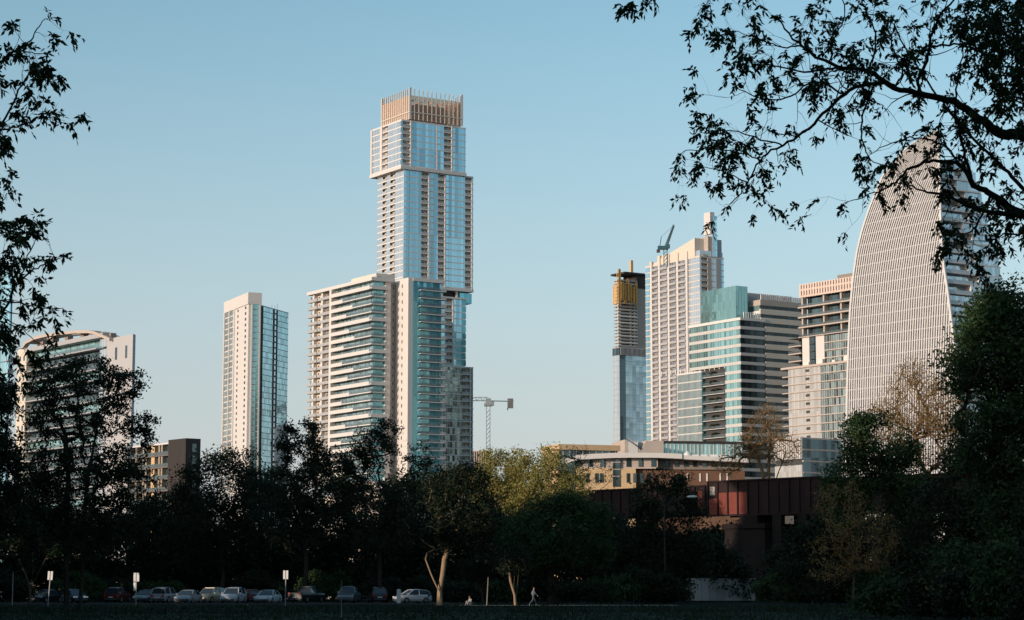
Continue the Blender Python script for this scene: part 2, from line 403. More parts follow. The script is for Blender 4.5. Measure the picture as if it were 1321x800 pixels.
# ================================================================== the cream apartment tower in front of it
b = Bld('apartment_tower', 'cream apartment tower with wraparound balconies and a teal wing, before the tallest skyscraper', 'apartment tower', 480.5, 890, 450)
FH = 3.34; n = 25
zt = b.R(480.5, 358)[1]; z0 = zt - 1.4 - n * FH
yB = b.L(431, 450)[0]; yP = b.L(428.5, 450)[0]; yC = b.L(399.5, 450)[0]
xw = 13.2; xW = b.R(502, 450)[0]
b.part('core_wall', MB().box(1.6, xW - .05, 1.6, yC, z0, zt - 1.4), 'cream')
b.part('core_wall', MB().box(xW, xw + 14, 2.4, yC - 4, z0, zt - 2.0), 'taupe')
for k in range(n):                                             # notches down the taupe wall
    b.part('vent_slot', MB().box(xW + 3.0, xW + 3.4, 2.33, 2.5, z0 + k * FH + .8, z0 + k * FH + 1.8), 'dark')
b.part('column', MB().box(xW - 1.9, xW + .5, -.2, 2.3, z0, zt - 1.4), 'white')
b.part('roof', MB().box(-1.5, xW + .8, -1.5, yC + .4, zt - 1.4, zt), 'white')
b.part('roof', MB().box(xW + .85, xw + 14, 2.0, yC - 4, zt - 2.0, zt - 1.2), 'taupe')
b.part('column', MB().box(-1.6, 1.7, yB, yP, z0, zt - 1.45), 'white')
lens = [1.0, .30, .56, .40, 1.0, .48, .62, .34, 1.0, .30, .6, .45, 1.0, .5, .3, .6, 1.0, .4, .62, .3, 1.0, .5, .35, .5, 1.0]
for k in range(n):
    z = z0 + k * FH; full = lens[n - 1 - k] if k < n - 1 else .3
    full = lens[(n - 1 - k) % len(lens)]
    b.part('floor_slab', MB().box(-1.5, xW - 2.0, -1.5, yB - .02, z, z + .38), 'slab')
    b.part('window_band', MB().box(.9, 1.05, .9, yB, z + .4, z + FH), 'g_apt'); b.part('window_band', MB().box(1.06, xW - 2, .9, 1.05, z + .4, z + FH), 'g_teal')
    if k < n - 1 or True:
        z1 = z + 1.35; yS = yB * (1 - full)
        if k:
            mb = MB().box(-1.62, -1.45, max(yS, -1.6), yB - .05, z - .2, z1)
            if full == 1.0: mb.box(-1.44, xW - 2, -1.62, -1.45, z - .2, z1)
            b.part('balcony', mb, 'white')
            if full < 1.0:
                mb = MB().box(-1.53, -1.47, -1.5, yS - .05, z + .38, z1); mb.box(-1.45, xW - 2.1, -1.53, -1.47, z + .38, z1)
                b.part('railing', mb, 'rail_glass')
    # far bay: white wall with small windows, glass strip and stacked balconies
    b.part('window', MB().box(1.45, 1.7, yP + .4, yP + 8, z + .5, z + FH - .5), 'g_mix'); b.part('window', MB().box(1.45, 1.7, yP + 17, yP + 23, z + .5, z + FH - .4), 'g_mix')
    b.part('balcony', MB().box(-.5, 1.4, yP + .5, yP + 14, z + .05, z + .3).box(-.55, -.48, yP + .5, yP + 14, z + .32, z + 1.3), 'rail')
    b.part('balcony', MB().box(-.8, 1.4, yC - 8, yC + .8, z + .05, z + .3).box(-.85, -.78, yC - 8, yC + .8, z + .32, z + 1.3), 'rail')
    b.part('window', MB().box(1.5, 1.75, yP + 14.6, yP + 15.6, z + 1, z + 2.4), 'dark')
for y in (yP + 16.5, yP + 8.6): b.part('column', MB().box(-.2, 1.5, y, y + 1.6, z0, zt - 1.4), 'white')
ya = b.L(463, 360)[0]; yb = b.L(440, 360)[0]
b.part('penthouse', MB().box(5, 14, ya - 6, yb, zt, zt + 3.0), 'cream')
for (x_, y_, w_, h_) in ((4, 4, 2.2, 1.6), (8, 8, 1.4, 2.2), (3, 44, 2.4, 1.4), (6, 52, 1.2, 2.0)): b.part('roof_unit', MB().box(x_, x_ + w_, y_, y_ + w_ * 1.4, zt, zt + h_), 'louvre')
# wing on the right: white end wall, teal glass, long balconies
yw = -8.4; b0 = b.R(527.7, 450, yw)[0]; xw = b0; xe = b.R(572.5, 450, yw)[0]
b.part('wall', MB().box(xw - .5, xw + 1.6, yw, yw + 10.5, z0, zt), 'white')
b.part('core_wall', MB().box(xw + 1.7, xe - .5, yw + 1.4, 22, z0, zt - 1.3), 'taupe_dark')
b.part('roof', MB().box(xw + 1.62, xe + .3, yw - .3, 22, zt - 1.3, zt), 'white')
xb = b.R(541, 450, yw)[0]; xb2 = b.R(566, 450, yw)[0]
for k in range(n):
    z = z0 + k * FH
    b.part('window', MB().box(xw - .6, xw - .45, yw + 4.6, yw + 5.2, z + .9, z + 2.3), 'dark')
    b.part('glass_panel', MB().box(xw + 1.65, xb, yw + .25, yw + .5, z + .04, z + FH), 'g_teal'); b.part('balcony_window', MB().box(xb + .02, xe - .8, yw + .85, yw + 1.1, z + .04, z + FH), 'g_teal')
    b.part('floor_slab', MB().box(xb + .03, xe, yw - .9, yw + 1.35, z - .3, z), 'slab')
    b.part('railing', MB().box(xb + .06, xb2, yw - .92, yw - .84, z + .02, z + 1.1), 'rail_glass')
    b.part('balcony', MB().box(xb2 + 1.2, xe + 1.4, yw + .2, yw + 3, z - .25, z + .02).box(xb2 + 1.2, xe + 1.4, yw + .1, yw + .18, z, z + 1.1), 'rail')
b.part('podium', MB().box(-6, xw - 1, yw - 8, 30, 0, z0 - 5), 'beige')
b.part('podium', MB().box(xw - 1, xe + 3, yw - 12, 25, 0, z0 - 4), 'white')
b.part('canopy', MB().box(-4, xe - 4, yw - 16, yw - 1, z0 - 3.4, z0 - 2.2), 'white')
for x in (0, 9, 18, 27): b.part('column', MB().box(x, x + 1.2, yw - 13, yw - 11.8, 0, z0 - 3.4), 'white')
b.part('core_wall', MB().box(-2, xe, yw + 2, 30, z0 - 6, z0 - .05), 'taupe_dark')
b.finish()

# ================================================================== slim white tower with a blue glass side
b = Bld('apartment_tower', 'slim white apartment tower with a square white cap and blue glass side, standing alone', 'apartment tower', 319.5, 1150, 450, ang=24)
zt = b.R(319.5, 377)[1]; zp = b.R(319.5, 392)[1]; FH = 3.12; n = int(zp / FH)
yl = b.L(288.5, 450)[0]; xr = b.R(336.5, 450)[0]
b.part('wall', MB().box(.3, xr - .3, .3, yl - .3, 0, zp), 'white')
b.part('parapet', MB().box(-.25, xr + .1, -.25, yl + .2, zp, zt), 'white')
sL = px_segs(b, 'L', 450, 0, [(300.5, 295.8, 0), (295, 289.6, 0), (306.3, 305.3, 1), (316.3, 315, 1)])
sR = px_segs(b, 'R', 450, 0, [(325, 333.8, 0)])
for x in (b.R(324.4, 450)[0], b.R(334.5, 450)[0]): b.part('column', MB().box(x - .25, x + .45, -.3, .25, 0, zp), 'white')
for (a, c, q) in px_segs(b, 'L', 450, 0, [(302, 301, 0), (295.7, 295.1, 0), (289.4, 288.5, 0)]): b.part('column', MB().box(-.35, .25, a, c, 0, zp), 'white')
for k in range(8, n):
    z = zp - (k - 7) * FH
    if z < 20: break
    for (a, c, q) in sL:
        b.part('window', MB().box(.1, .4, a, c, z + (.5 if q == 0 else 1.0), z + (FH - .25 if q == 0 else 2.4)), 'g_mix' if q == 0 else 'dark')
    for (a, c, q) in sR: b.part('window_band', MB().box(a, c, .05, .4, z + .45, z + FH), 'g_green')
# the glass side turns away to the right
dx, dy = math.cos(R_(71 - 24)), math.sin(R_(71 - 24)); Ls = 34.0; zg = b.R(337, 393.5)[1]
ox, oy = xr + .3, .6
def gp(s_, o_): return (ox + dx * s_ + dy * o_, oy + dy * s_ - dx * o_)
b.part('core_wall', MB().prism([gp(0, -.4), gp(Ls, -.4), gp(Ls, -12), gp(6, -14)], 0, zg - .5), 'dark')
for k in range(1, n):
    z = zg - k * FH
    if z < 20: break
    for s0, s1 in ((2.2, 14.2), (20.6, Ls)):
        b.part('window_band', MB().prism([gp(s0, 0), gp(s1, 0), gp(s1, -.3), gp(s0, -.3)], z + .3, z + FH), 'g_teal2')
    b.part('window_band', MB().prism([gp(16.6, .05), gp(18.4, .05), gp(18.4, -.3), gp(16.6, -.3)], z + .9, z + FH), 'g_pale')
    b.part('floor_slab', MB().prism([gp(2.2, .12), gp(Ls, .12), gp(Ls, -.38), gp(2.2, -.38)], z, z + .28), 'steel_blue')
b.part('roof', MB().prism([gp(0, .1), gp(Ls, .1), gp(Ls, -12), gp(6, -14)], zg - .5, zg), 'louvre')
for s_ in (19, 23, 26): b.part('antenna', MB().beam((*gp(s_, -3), zg), (*gp(s_, -3), zg + 4.5 - (s_ % 2) * 2), .18), 'steel')
b.finish()

# ================================================================== curved roof apartment block, left
b = Bld('apartment_block', 'pale apartment block with an arched openwork roof behind the tall airy tree', 'apartment block', 173.5, 640, 450, ang=37)
yl = b.L(26, 450)[0]; yf = b.L(140, 450)[0]; ye = b.L(37.5, 450)[0]
zf = b.L(172, 431.5)[1]; zr = b.L(100, 450)[1]; FH = 3.25
z_roof = b.L(60, 451)[1]; n = int(z_roof / FH) - 4
b.part('core_wall', MB().prism([(1.5, yf), (1.5, yl - .3), (3, yl - 2), (3, yf)], 0, z_roof - 1), 'taupe_dark')
b.part('wall', MB().prism([(-.6, 0), (.9, 1.2), (.9, yf + .6), (-.6, yf)], 0, zf), 'grey_wall')
for py0, py1 in ((447, 463),):
    for pa, pc in ((164, 166.5), (151, 153.5)):
        b.part('window', MB().box(-.68, -.5, b.L(pc, 455)[0], b.L(pa, 455)[0], b.L(160, py1)[1], b.L(160, py0)[1]), 'g_dark')
for k in range(1, 9):
    z = b.L(160, 470)[1] - k * FH * 1.3
    b.part('window', MB().box(-.68, -.5, b.L(156, 455)[0], b.L(154, 455)[0], z, z + 2), 'g_dark')
b.part('wall', MB().box(-.8, 6, ye, yl, 0, z_roof + 1.6), 'cream')
for k in range(n):
    z = z_roof - (k + 1) * FH
    b.part('floor_slab', MB().box(-1.3, 1.5, yf + 6, ye - .02, z, z + .35), 'louvre')
    b.part('window_band', MB().box(1.2, 1.45, yf + 1, ye - .3, z + .36, z + FH), 'g_dark' if k % 3 else 'g_green')
    b.part('balcony', MB().box(-1.34, -1.26, yf + 7 + (k % 2) * 5, ye - 2, z + .36, z + 1.25), 'rail_glass')
    for y in (ye + 1.2, ye + 4.2): b.part('window', MB().box(-.9, -.75, y, y + 1.1, z + .8, z + 2.4), 'g_dark')
    b.part('window', MB().box(-.1, 1.19, yf + .8, yf + 5.6, z + .5, z + FH - .3), 'g_pale')
mb = MB().box(-1.6, 3, yf + 1, ye, z_roof, z_roof + 1.3); b.part('roof', mb, 'louvre')
pts = []
for px, py in ((28, 447), (33, 440), (44, 434.5), (58, 431), (76, 428.5), (96, 426.3), (113, 426), (121, 427.5), (131, 431.5), (141, 436)):
    y, z = b.L(px, py, -2.0); pts.append((y, z))
mb = MB()
for i in range(len(pts) - 1):
    (ya, za), (yb_, zb) = pts[i], pts[i + 1]
    for xa, xb in ((-2.0, -.4), (2.6, 3.6)) if i % 2 == 0 else ((-2.0, 3.6),):
        mb.ring_loft([[(xa, ya, za - .9), (xb, ya, za - .9), (xb, ya, za), (xa, ya, za)], [(xa, yb_, zb - .9), (xb, yb_, zb - .9), (xb, yb_, zb), (xa, yb_, zb)]])
b.part('arched_roof', mb, 'beige')
for i in (2, 3, 4, 5, 6, 7, 8):
    y, z = pts[i]
    b.part('pier', MB().box(.6, 2.4, y - 1.1, y + 1.1, z_roof + 1.3, z - .92), 'taupe_dark')
b.finish()

# ================================================================== dark brown low apartment house, left
b = Bld('apartment_house', 'dark brown flat roofed apartment house with cream window piers, low between the trees', 'apartment house', 242.5, 560, 580, ang=38)
zt = b.R(242.5, 565.5)[1]; FH = 3.1; n = int(zt / FH)
yl = b.L(160, 590)[0]; xr = b.R(258, 590)[0]
b.part('wall', MB().box(-.8, xr, -.2, 9, 0, zt), 'brown')
b.part('core_wall', MB().box(1.2, xr, 9.05, yl, 0, zt - 1), 'brown')
b.part('roof', MB().box(-.4, xr, 9.05, yl, zt - 1, zt - .6), 'slab')
for k in range(n):
    z = zt - .95 - (k + 1) * FH
    b.part('floor_slab', MB().box(-.5, 1.2, 9.05, yl, z, z + .3), 'brown_edge')
    b.part('window_band', MB().box(1.0, 1.25, 11.8, yl - .3, z + .4, z + FH - .1), 'g_dark')
    b.part('railing', MB().box(-.5, -.42, 9.1, yl, z + .32, z + 1.2), 'rail_glass')
    b.part('window_band', MB().box(1.2, xr - 1.2, -.26, -.15, z + .6, z + FH - .4), 'g_dark')
    for j, f in enumerate((.0, .16, .22, .34, .52, .58, .75, .9)):
        y = 9.3 + (yl - 11) * f; b.part('pier', MB().box(-.2, 1.3, y, y + (1.8 if j in (3,) else .8), z + .32, z + FH), 'brown_pier' if j != 3 else 'tan')
b.finish()

# ================================================================== glass tower cut by the left edge
b = Bld('glass_tower', 'green glass tower at the left edge with stepped balcony tips', 'glass tower', 11.5, 560, 430, ang=50)
zt = b.L(5, 343)[1]; zm = b.L(8, 455)[1]; FH = 3.2
b.part('core_wall', MB().prism([(.5, .5), (.9, .5), (-8, 29), (.5, 29)][::1] if False else [(.5, .5), (1.2, .5), (9, 29), (.5, 29)], 0, zt), 'taupe_dark')
n = int(zt / FH)
for k in range(n):
    z = zt - (k + 1) * FH
    b.part('window_band', MB().box(0, .45, 0, 30, z + .3, z + FH), 'g_blue')
    b.part('floor_slab', MB().box(-.12, 1.2, -.12, 30, z, z + .28), 'steel_blue')
    if z < zm: b.part('balcony', MB().box(-1.4, .4, -1.7, -.15, z + .05, z + .3).box(-1.4, .4, -1.78, -1.7, z + .05, z + 1.2), 'rail')
b.finish()

# ================================================================== tower under construction
b = Bld('tower_under_construction', 'unfinished concrete tower wrapped in orange mesh above blue glass storeys', 'tower', 799, 1500, 500)
zg = b.R(799, 447)[1]; xr = b.R(843, 500)[0]; yl = b.L(790.8, 500)[0]; FH = 4.0
n = int(zg / FH)
b.part('core_wall', MB().box(.6, xr - .6, .6, yl - .6, 0, zg - 1), 'dark')
for k in range(n):
    z = zg - 6 - (k + 1) * FH
    if z < 0: break
    b.part('window_band', MB().box(0, .5, 0, yl, z + .1, z + FH), 'g_pale'); b.part('window_band', MB().box(5.6, xr, 0, .5, z + .1, z + FH), 'g_haze')
    b.part('window_band', MB().box(.55, 5.5, .3, .58, z + .1, z + FH), 'g_dark')
b.part('parapet', MB().box(-.3, xr, -.3, yl, zg - 6, zg - 1), 'g_dark')
for k in range(26): x = 1 + k * (xr - 2) / 25; b.part('fin', MB().box(x, x + .3, -.8, -.35, zg - 6, zg - .6), 'louvre')
b.part('roof', MB().box(-.4, xr, -.4, yl, zg - 1, zg - .4), 'louvre')
zt = b.R(800, 354)[1]; x0 = b.R(797.5, 420)[0]; xm = b.R(822.5, 420)[0]; yd = b.L(791.3, 420, x0)[0]
z = zg; zc = b.R(828, 372)[1]
f2 = (b.R(800, 392)[1] - zg) / 13
b.part('core_wall', MB().box(xm, xr + 8, 1.5, 16, zg - .4, zc), 'taupe')
b.part('formwork', MB().box(xm + .2, xr + 8.5, 1.2, 17, zc, b.R(828, 355)[1]), 'brown')
b.part('formwork', MB().box(b.R(806, 356)[0], xr + 8, 0, 17, b.R(828, 355)[1] + .1, b.R(828, 352.5)[1]), 'brown')
b.part('core_wall', MB().box(x0 + 6, xm - 2, min(5, yd * .5), yd - .5, zg - .4, zt - 6), 'taupe_dark')
k = 0
while z < zt - 4:
    b.part('floor_slab', MB().box(x0, xm - .05, 0, yd, z, z + .5), 'taupe')
    b.part('edge_guard', MB().box(x0 - .1, xm - .1, -.15, -.05, z + .52, z + 1.2), 'crane_white' if k % 2 else 'rail')
    z += f2; k += 1
for x in (x0 + .8, x0 + 11, xm - 2.4): b.part('column', MB().box(x, x + 1.1, .8, 1.9, zg - .4, zt - 6), 'cream')
za = b.R(800, 392)[1]; rg = random.Random(4)
W = (xm - x0) / 7
for k in range(7):
    xa = x0 + k * W; hh = (zt - 6) + rg.uniform(-3, 6) - (2 if k in (2, 3) else 0)
    if k == 0: hh = b.R(795, 347)[1]
    b.part('mesh_screen', MB().box(xa + .1, xa + W - .25, -.6 - (k % 2) * .3, -.35 - (k % 2) * .3, za + rg.uniform(-1, 3), hh), 'orange')
    b.part('mesh_screen', MB().box(x0 - .6 - (k % 2) * .3, x0 - .35 - (k % 2) * .3, yd * k / 7 + .1, yd * (k + 1) / 7 - .2, za + rg.uniform(-3, 1), hh - rg.uniform(0, 3)), 'orange')
    b.part('scaffold_pole', MB().box(xa, xa + .3, -1.3, -1.05, za - 4, hh + rg.uniform(0, 4)), 'rust')
xh = b.R(824, 340)[0]
b.part('hoist_mast', MB().box(xh - 1, xh + 1, 8, 10, b.R(828, 352.5)[1], b.R(824, 334)[1]), 'tan')
b.finish()

# ================================================================== cream tower with a spire
b = Bld('residential_tower', 'tall cream residential tower with vertical fins and a white spire', 'tower', 904, 1150, 450)
y0e = b.L(833, 450)[0]; xr = b.R(935.3, 450)[0]
FH = 3.22
zc = b.L(888, 327)[1]; zl = b.L(838, 345)[1]; zg = b.R(904, 323)[1]
segs = px_segs(b, 'L', 450, 0, [(903.8, 889.5, 'g', 'g_pale'), (889.3, 887, 'c', 'white'), (886.8, 877.6, 'p', 'g_bay'), (877.4, 875, 'c', 'white'), (874.8, 866, 'p', 'g_bay'), (865.8, 863.6, 'c', 'white'), (863.4, 854, 'p', 'g_bay'),
                               (853.8, 851.5, 'c', 'white'), (851.3, 843.5, 'p', 'g_bay'), (843.3, 841, 'c', 'white'), (840.8, 833.2, 'g', 'g_blue')])
n = int(zl / FH)
segr = px_segs(b, 'R', 450, 0, [(904.2, 906, 'g', 'g_pale'), (906.2, 913.6, 'b'), (914, 919, 'w', 'taupe'), (919.2, 924.8, 'g', 'g_pale'), (925, 931.8, 'w', 'louvre'), (932, 935, 'g', 'g_blue')])
b.tower(0, xr, 0, y0e, zl - n * FH, n, FH, segr, segs, glass_='g_pale', slab='cream', core='cream', st=.5, ins=1.6, rail='rail', colout=1.0, top=.9, doors='cream')
def step(pa, pc, ptop, name, mat):
    ya, yc = sorted((b.L(pa, 450)[0], b.L(pc, 450)[0])); b.part(name, MB().box(.4, xr * .5, ya, yc, zl + .9, b.L((pa + pc) / 2, ptop)[1]), mat)
step(903.5, 888, 324, 'upper_wall', 'g_pale'); step(887.8, 866, 330, 'upper_wall', 'cream'); step(865.6, 850, 328.5, 'upper_wall', 'cream'); step(849.6, 842, 339, 'upper_wall', 'cream')
for pa, pt in ((888, 324), (876, 326), (864.5, 328), (852.5, 330), (842, 338)):
    y = b.L(pa, 450)[0]; b.part('column', MB().box(-1, .35, y - 1, y + 1, zl + .8, b.L(pa, pt)[1]), 'cream')
# wedge wall rising to the spire
xa, xb = b.R(906, 330)[0], b.R(914, 330)[0]; xs0, xs1 = b.R(919.2, 330)[0], b.R(925.2, 330)[0]
zw = b.R(913.5, 307)[1]; yw0 = b.L(890, 324)[0]
mb = MB(); yv = 12
mb.ring_loft([[(xa - 2, 4, zl), (xb + 2, 4, zl), (xb + 2, 4, zw), (xa - 2, 4, zw)], [(xa - 2, 38, zl), (xb + 2, 38, zl), (xb + 2, 38, zg - 1), (xa - 2, 38, zg - 1)]])
b.part('wedge_wall', mb, 'cream')
b.part('pier', MB().box(xb + .1, xs0 - .1, .4, 10, zl + .9, zw + 1), 'taupe')
zs = b.R(921, 302)[1]; zs2 = b.R(921, 276)[1]
b.part('spire', MB().box(xs0, xs1, -.2, 8, zl + .9, zs), 'g_pale')
b.part('spire', MB().box(b.R(917, 290)[0], b.R(922.6, 290)[0], .6, 6, zs + .01, zs2 + 1), 'white')
b.part('upper_wall', MB().box(xs1 + .1, b.R(931.8, 330)[0], .5, 14, zl + .9, b.R(929, 309.5)[1]), 'louvre')
b.part('upper_wall', MB().box(b.R(932, 330)[0], xr, 1, 14, zl + .9, b.R(934, 326)[1]), 'g_blue')
for k in range(7):
    z = zl + 1 + k * FH
    b.part('window_band', MB().box(xs0 + .2, xs1 - .2, -.3, -.22, z + .4, z + FH - .1), 'g_blue')
    if z < zg - 2: b.part('balcony', MB().box(xa + .3, xb - .2, -.2, 3.8, z, z + .3).box(xa + .3, xb - .2, -.25, -.18, z, z + 1.1), 'cream')
b.finish()
cr = b.loc(858, 327, 1172)
t = thing('tower_crane', 'small dark luffing crane with its jib raised, on the roof of the cream spired tower', 'crane', at(858.5, 330, 1172))
p0 = Vector((0, 0, 0))
mb = MB()
for dx in (-.9, .9): mb.beam((dx, 0, -6), (dx, 0, 4), .45)
for k in range(5): mb.beam((-.9, 0, -5 + k * 2), (.9, 0, -3 + k * 2), .25)
mb.build('mast', M['crane_dark'], t)
MB().box(-4.2, 1.6, -1.2, 1.2, 3.4, 5.4).build('machinery_deck', M['crane_dark'], t)
MB().box(-4.8, -3.0, -1, 1, 1.8, 3.4).build('counterweight', M['dark'], t)
MB().box(.4, 2.4, -1.6, -.1, 4, 6.2).build('cab', M['crane_dark'], t)
tip = at(869.3, 290.5, 1172) - t.location
mb = MB(); a = Vector((.3, 0, 5))
for o_ in (Vector((.6, 0, -.4)), Vector((-.6, 0, .4)), Vector((0, .8, 0))): mb.beam(a + o_, tip + o_ * .4, .42)
for k in range(10):
    q = a.lerp(tip, k / 10); r = a.lerp(tip, (k + 1) / 10); mb.beam(q + Vector((.6, 0, -.4)), r + Vector((-.6, 0, .4)), .3)
mb.build('jib', M['crane_dark'], t)
mb = MB(); mb.beam((-3, 0, 5.4), (-2.2, 0, 10.5), .4); mb.beam((-2.2, 0, 10.5), tip, .12); mb.build('stay', M['crane_dark'], t)
# ================================================================== banded office with a glass top
b = Bld('office_building', 'stepped office building with pale bands and green glass, topped by a teal glass box', 'office building', 956, 900, 470)
FH = 3.72
zt = b.R(956, 410.5)[1]; y1 = b.L(889.5, 430)[0]; xm = b.R(987, 470)[0]; n = int(zt / FH)
xr = b.R(1040, 470)[0]
b.part('core_wall', MB().box(1, xm - .5, 1, y1 - 1, 0, zt - .9), 'dark')
def ellip_b(c, r, seed):
    rq = random.Random(seed); mb = MB()
    for q in range(60):
        a = Vector((rq.gauss(0, 1), rq.gauss(0, 1), rq.gauss(0, 1))).normalized(); p = Vector((c[0] + a.x * r[0], c[1] + a.y * r[1], c[2] + a.z * r[2]))
        u_ = Vector((rq.gauss(0, 1), rq.gauss(0, 1), rq.gauss(0, 1))).normalized() * .5; w_ = u_.cross(a).normalized() * .35
        mb.quad(p - u_, p + w_, p + u_, p - w_)
    return mb
for k in range(n):
    z = zt - .9 - (k + 1) * FH
    low = z < b.L(900, 486)[1]
    ya = y1 if not low else b.L(936, 500)[0]
    b.part('window_band', MB().box(0, .4, .4, ya, z + 1.3, z + FH), 'g_green'); b.part('window_band', MB().box(0, xm, 0, .38, z + 1.3, z + FH), 'dark_window')
    b.part('spandrel', MB().box(-.25, .5, .5, ya + .05, z, z + 1.3), 'spandrel'); b.part('spandrel', MB().box(-.25, xm, -.25, .48, z, z + 1.3), 'spandrel')
    if low:
        yb = b.L(905, 500)[0]
        b.part('window_band', MB().box(3, 3.4, ya + .1, yb, z + 1.3, z + FH), 'g_dark')
        b.part('spandrel', MB().box(2.7, 3.5, ya + .1, yb, z, z + 1.3), 'slab')
        b.part('balcony', MB().box(-.6, 2.6, ya + .2, yb - .2, z - .2, z + .12), 'slab')
        b.part('railing', MB().box(-.66, -.6, ya + .2, yb - .2, z + .0, z + 1.2), 'rail_glass')
        rq = random.Random(k)
        for j in range(3): yy = ya + 4 + rq.uniform(0, yb - ya - 10); b.part('planter_bush', ellip_b((.3, yy, z + 1.0), (.9, 1.9, 1.1), k * 5 + j), 'leaf_dark')
b.part('roof', MB().box(-.5, xm + .2, -.5, y1 + .2, zt - .85, zt + .3), 'slab')
for k in range(9): x = 2 + k * (xm - 3) / 8; b.part('roof_post', MB().box(x, x + .35, .2, .6, zt + .3, zt + 2.8), 'slab')
# rear volume with taupe bands
yr = 0.1; z2 = b.R(984, 384.5, yr)[1]; x20 = b.R(981, 400, yr)[0]; n2 = int(z2 / FH)
y2 = yr + 34
b.part('core_wall', MB().box(x20 + 1, xr - 1, yr + 1, y2, 0, z2 - 1), 'dark')
for k in range(n2):
    z = z2 - 3.2 - (k + 1) * FH
    b.part('window_band', MB().box(max(xm + .3, 0) if z < zt - 4 else x20 + .1, xr, yr, yr + .4, z + 2.25, z + FH), 'dark_window')
    b.part('spandrel', MB().box(max(xm + .3, 0) if z < zt - 4 else x20 - .2, xr + .1, yr - .3, yr + .5, z, z + 2.25), 'cream')
    if z > zt - 6:
        b.part('window_band', MB().box(x20, x20 + .4, yr + .5, y2, z + 1.5, z + FH), 'g_green')
        b.part('spandrel', MB().box(x20 - .25, x20 + .5, yr + .55, y2, z, z + 1.5), 'slab')
b.part('parapet', MB().box(x20 - .3, xr, yr - .4, y2, z2 - 3.2, z2 - .8), 'taupe')
for k in range(24): x = x20 + k * (xr - x20 - .6) / 23; b.part('fin', MB().box(x, x + .5, yr - .45, yr, z2 - .8, z2 + 1.4), 'white')
# teal glass box on top, grey louvres along its right side
yt = 4.0; xt = b.R(949.5, 390, yt)[0]; x5 = b.R(964.5, 390, yt)[0]; x6 = b.R(1034, 390, yt + 6)[0]
ytl = b.L(904.5, 395, xt)[0]; zk = b.R(949.5, 368.5, yt)[1]
b.part('glass_box', MB().box(xt, x5, yt, ytl, zt + .3, zk), 'g_box')
b.part('louvre_screen', MB().box(x5 + .05, x6, yt + 12.2, ytl, z2 - .85, zk - .4), 'louvre')
for k in range(30): x = x5 + .6 + k * (x6 - x5 - 1.2) / 29; b.part('louvre_fin', MB().box(x, x + .25, yt + 11.9, yt + 12.15, z2 - .6, zk - .6), 'steel')
# lower front block with vertical stripes
x7, yq0, yq1 = -1.0, b.L(905.5, 500, -1)[0], b.L(874.5, 500, -1)[0]; z3 = b.L(905.5, 478.5, -1)[1]
b.part('core_wall', MB().box(.2, 18, yq0 + .4, yq1 - .4, 0, z3 - .5), 'dark')
for k in range(int(z3 / FH)):
    z = z3 - .7 - (k + 1) * FH
    b.part('window_band', MB().box(x7, x7 + .4, yq0, yq1, z + .5, z + FH).box(x7 + .42, 8, yq0 - .1, yq0 + .3, z + .5, z + FH), 'g_teal')
    b.part('spandrel', MB().box(x7 - .15, x7 + .5, yq0, yq1, z, z + .5), 'slab')
for k in range(21): y = yq0 + .2 + k * (yq1 - yq0 - .5) / 20; b.part('fin', MB().box(x7 - .3, x7 - .16, y, y + .2, 0, z3 - .2), 'slab')
b.part('roof', MB().box(x7 - .4, 18, yq0 - .3, yq1 + .2, z3 - .7, z3), 'slab')
for k in range(14): y = yq0 - 14 + k * 3.4; b.part('roof_post', MB().box(.4, .7, y, y + .5, z3 + .02, z3 + 2.4), 'slab')
b.finish()

# ================================================================== stepped hotel
b = Bld('hotel', 'stepped hotel with a pink slotted crown and long balconies, beside the curved tower', 'hotel', 1116, 850, 450, ang=36)
def YL(px, py=450, x0=0): return b.L(px, py, x0)[0]
zt = b.L(1090, 358)[1]; zcb = b.L(1090, 375.5)[1]
yc = YL(1033); ym = YL(1018.5, 450, -1.5); ylw = YL(1011, 500, -4)
# crown
b.part('crown_wall', MB().box(.9, 20, 0, yc - .6, zcb, zt - .3), 'dark')
hz = (zt - zcb) / 2
for r in range(2):
    b.part('crown_band', MB().box(0, .85, 0, yc, zcb + r * hz, zcb + r * hz + hz * .3), 'pink')
b.part('crown_band', MB().box(0, .85, 0, yc, zt - hz * .12, zt), 'pink')
b.part('crown_band', MB().box(.9, 20, yc - .55, yc, zcb, zt), 'pink')
for k in range(24):
    y = k * (yc - .8) / 23
    b.part('crown_fin', MB().box(-.12, .8, y, y + 1.0, zcb + .1, zt - .05), 'pink')
b.part('penthouse', MB().box(4, 18, 0, YL(1071, 355), zt - .25, b.L(1090, 351)[1]), 'taupe_dark')
# upper floors: deep dark balconies
FH = 3.3; zmid = b.L(1070, 431)[1]; zlow = b.L(1060, 473)[1]
nu = 4; fu = (zcb - zmid) / nu
b.part('core_wall', MB().box(3, 20, 0, yc - 2, zmid, zcb), 'dark')
for k in range(nu):
    z = zmid + k * fu
    b.part('floor_slab', MB().box(-.8, 20, 0, yc + .5, z - .3, z + .25), 'beige')
    b.part('window_band', MB().box(2.6, 2.9, 0, yc * .95, z + .3, z + fu - .35), 'g_dark')
    b.part('balcony', MB().box(-.82, -.72, 0, yc, z + .3, z + 1.15), 'rail_glass')
    for y in (yc * .35, yc * .62, yc * .96): b.part('pier', MB().box(.2, 2.5, y, y + .8, z + .26, z + fu - .31), 'beige')
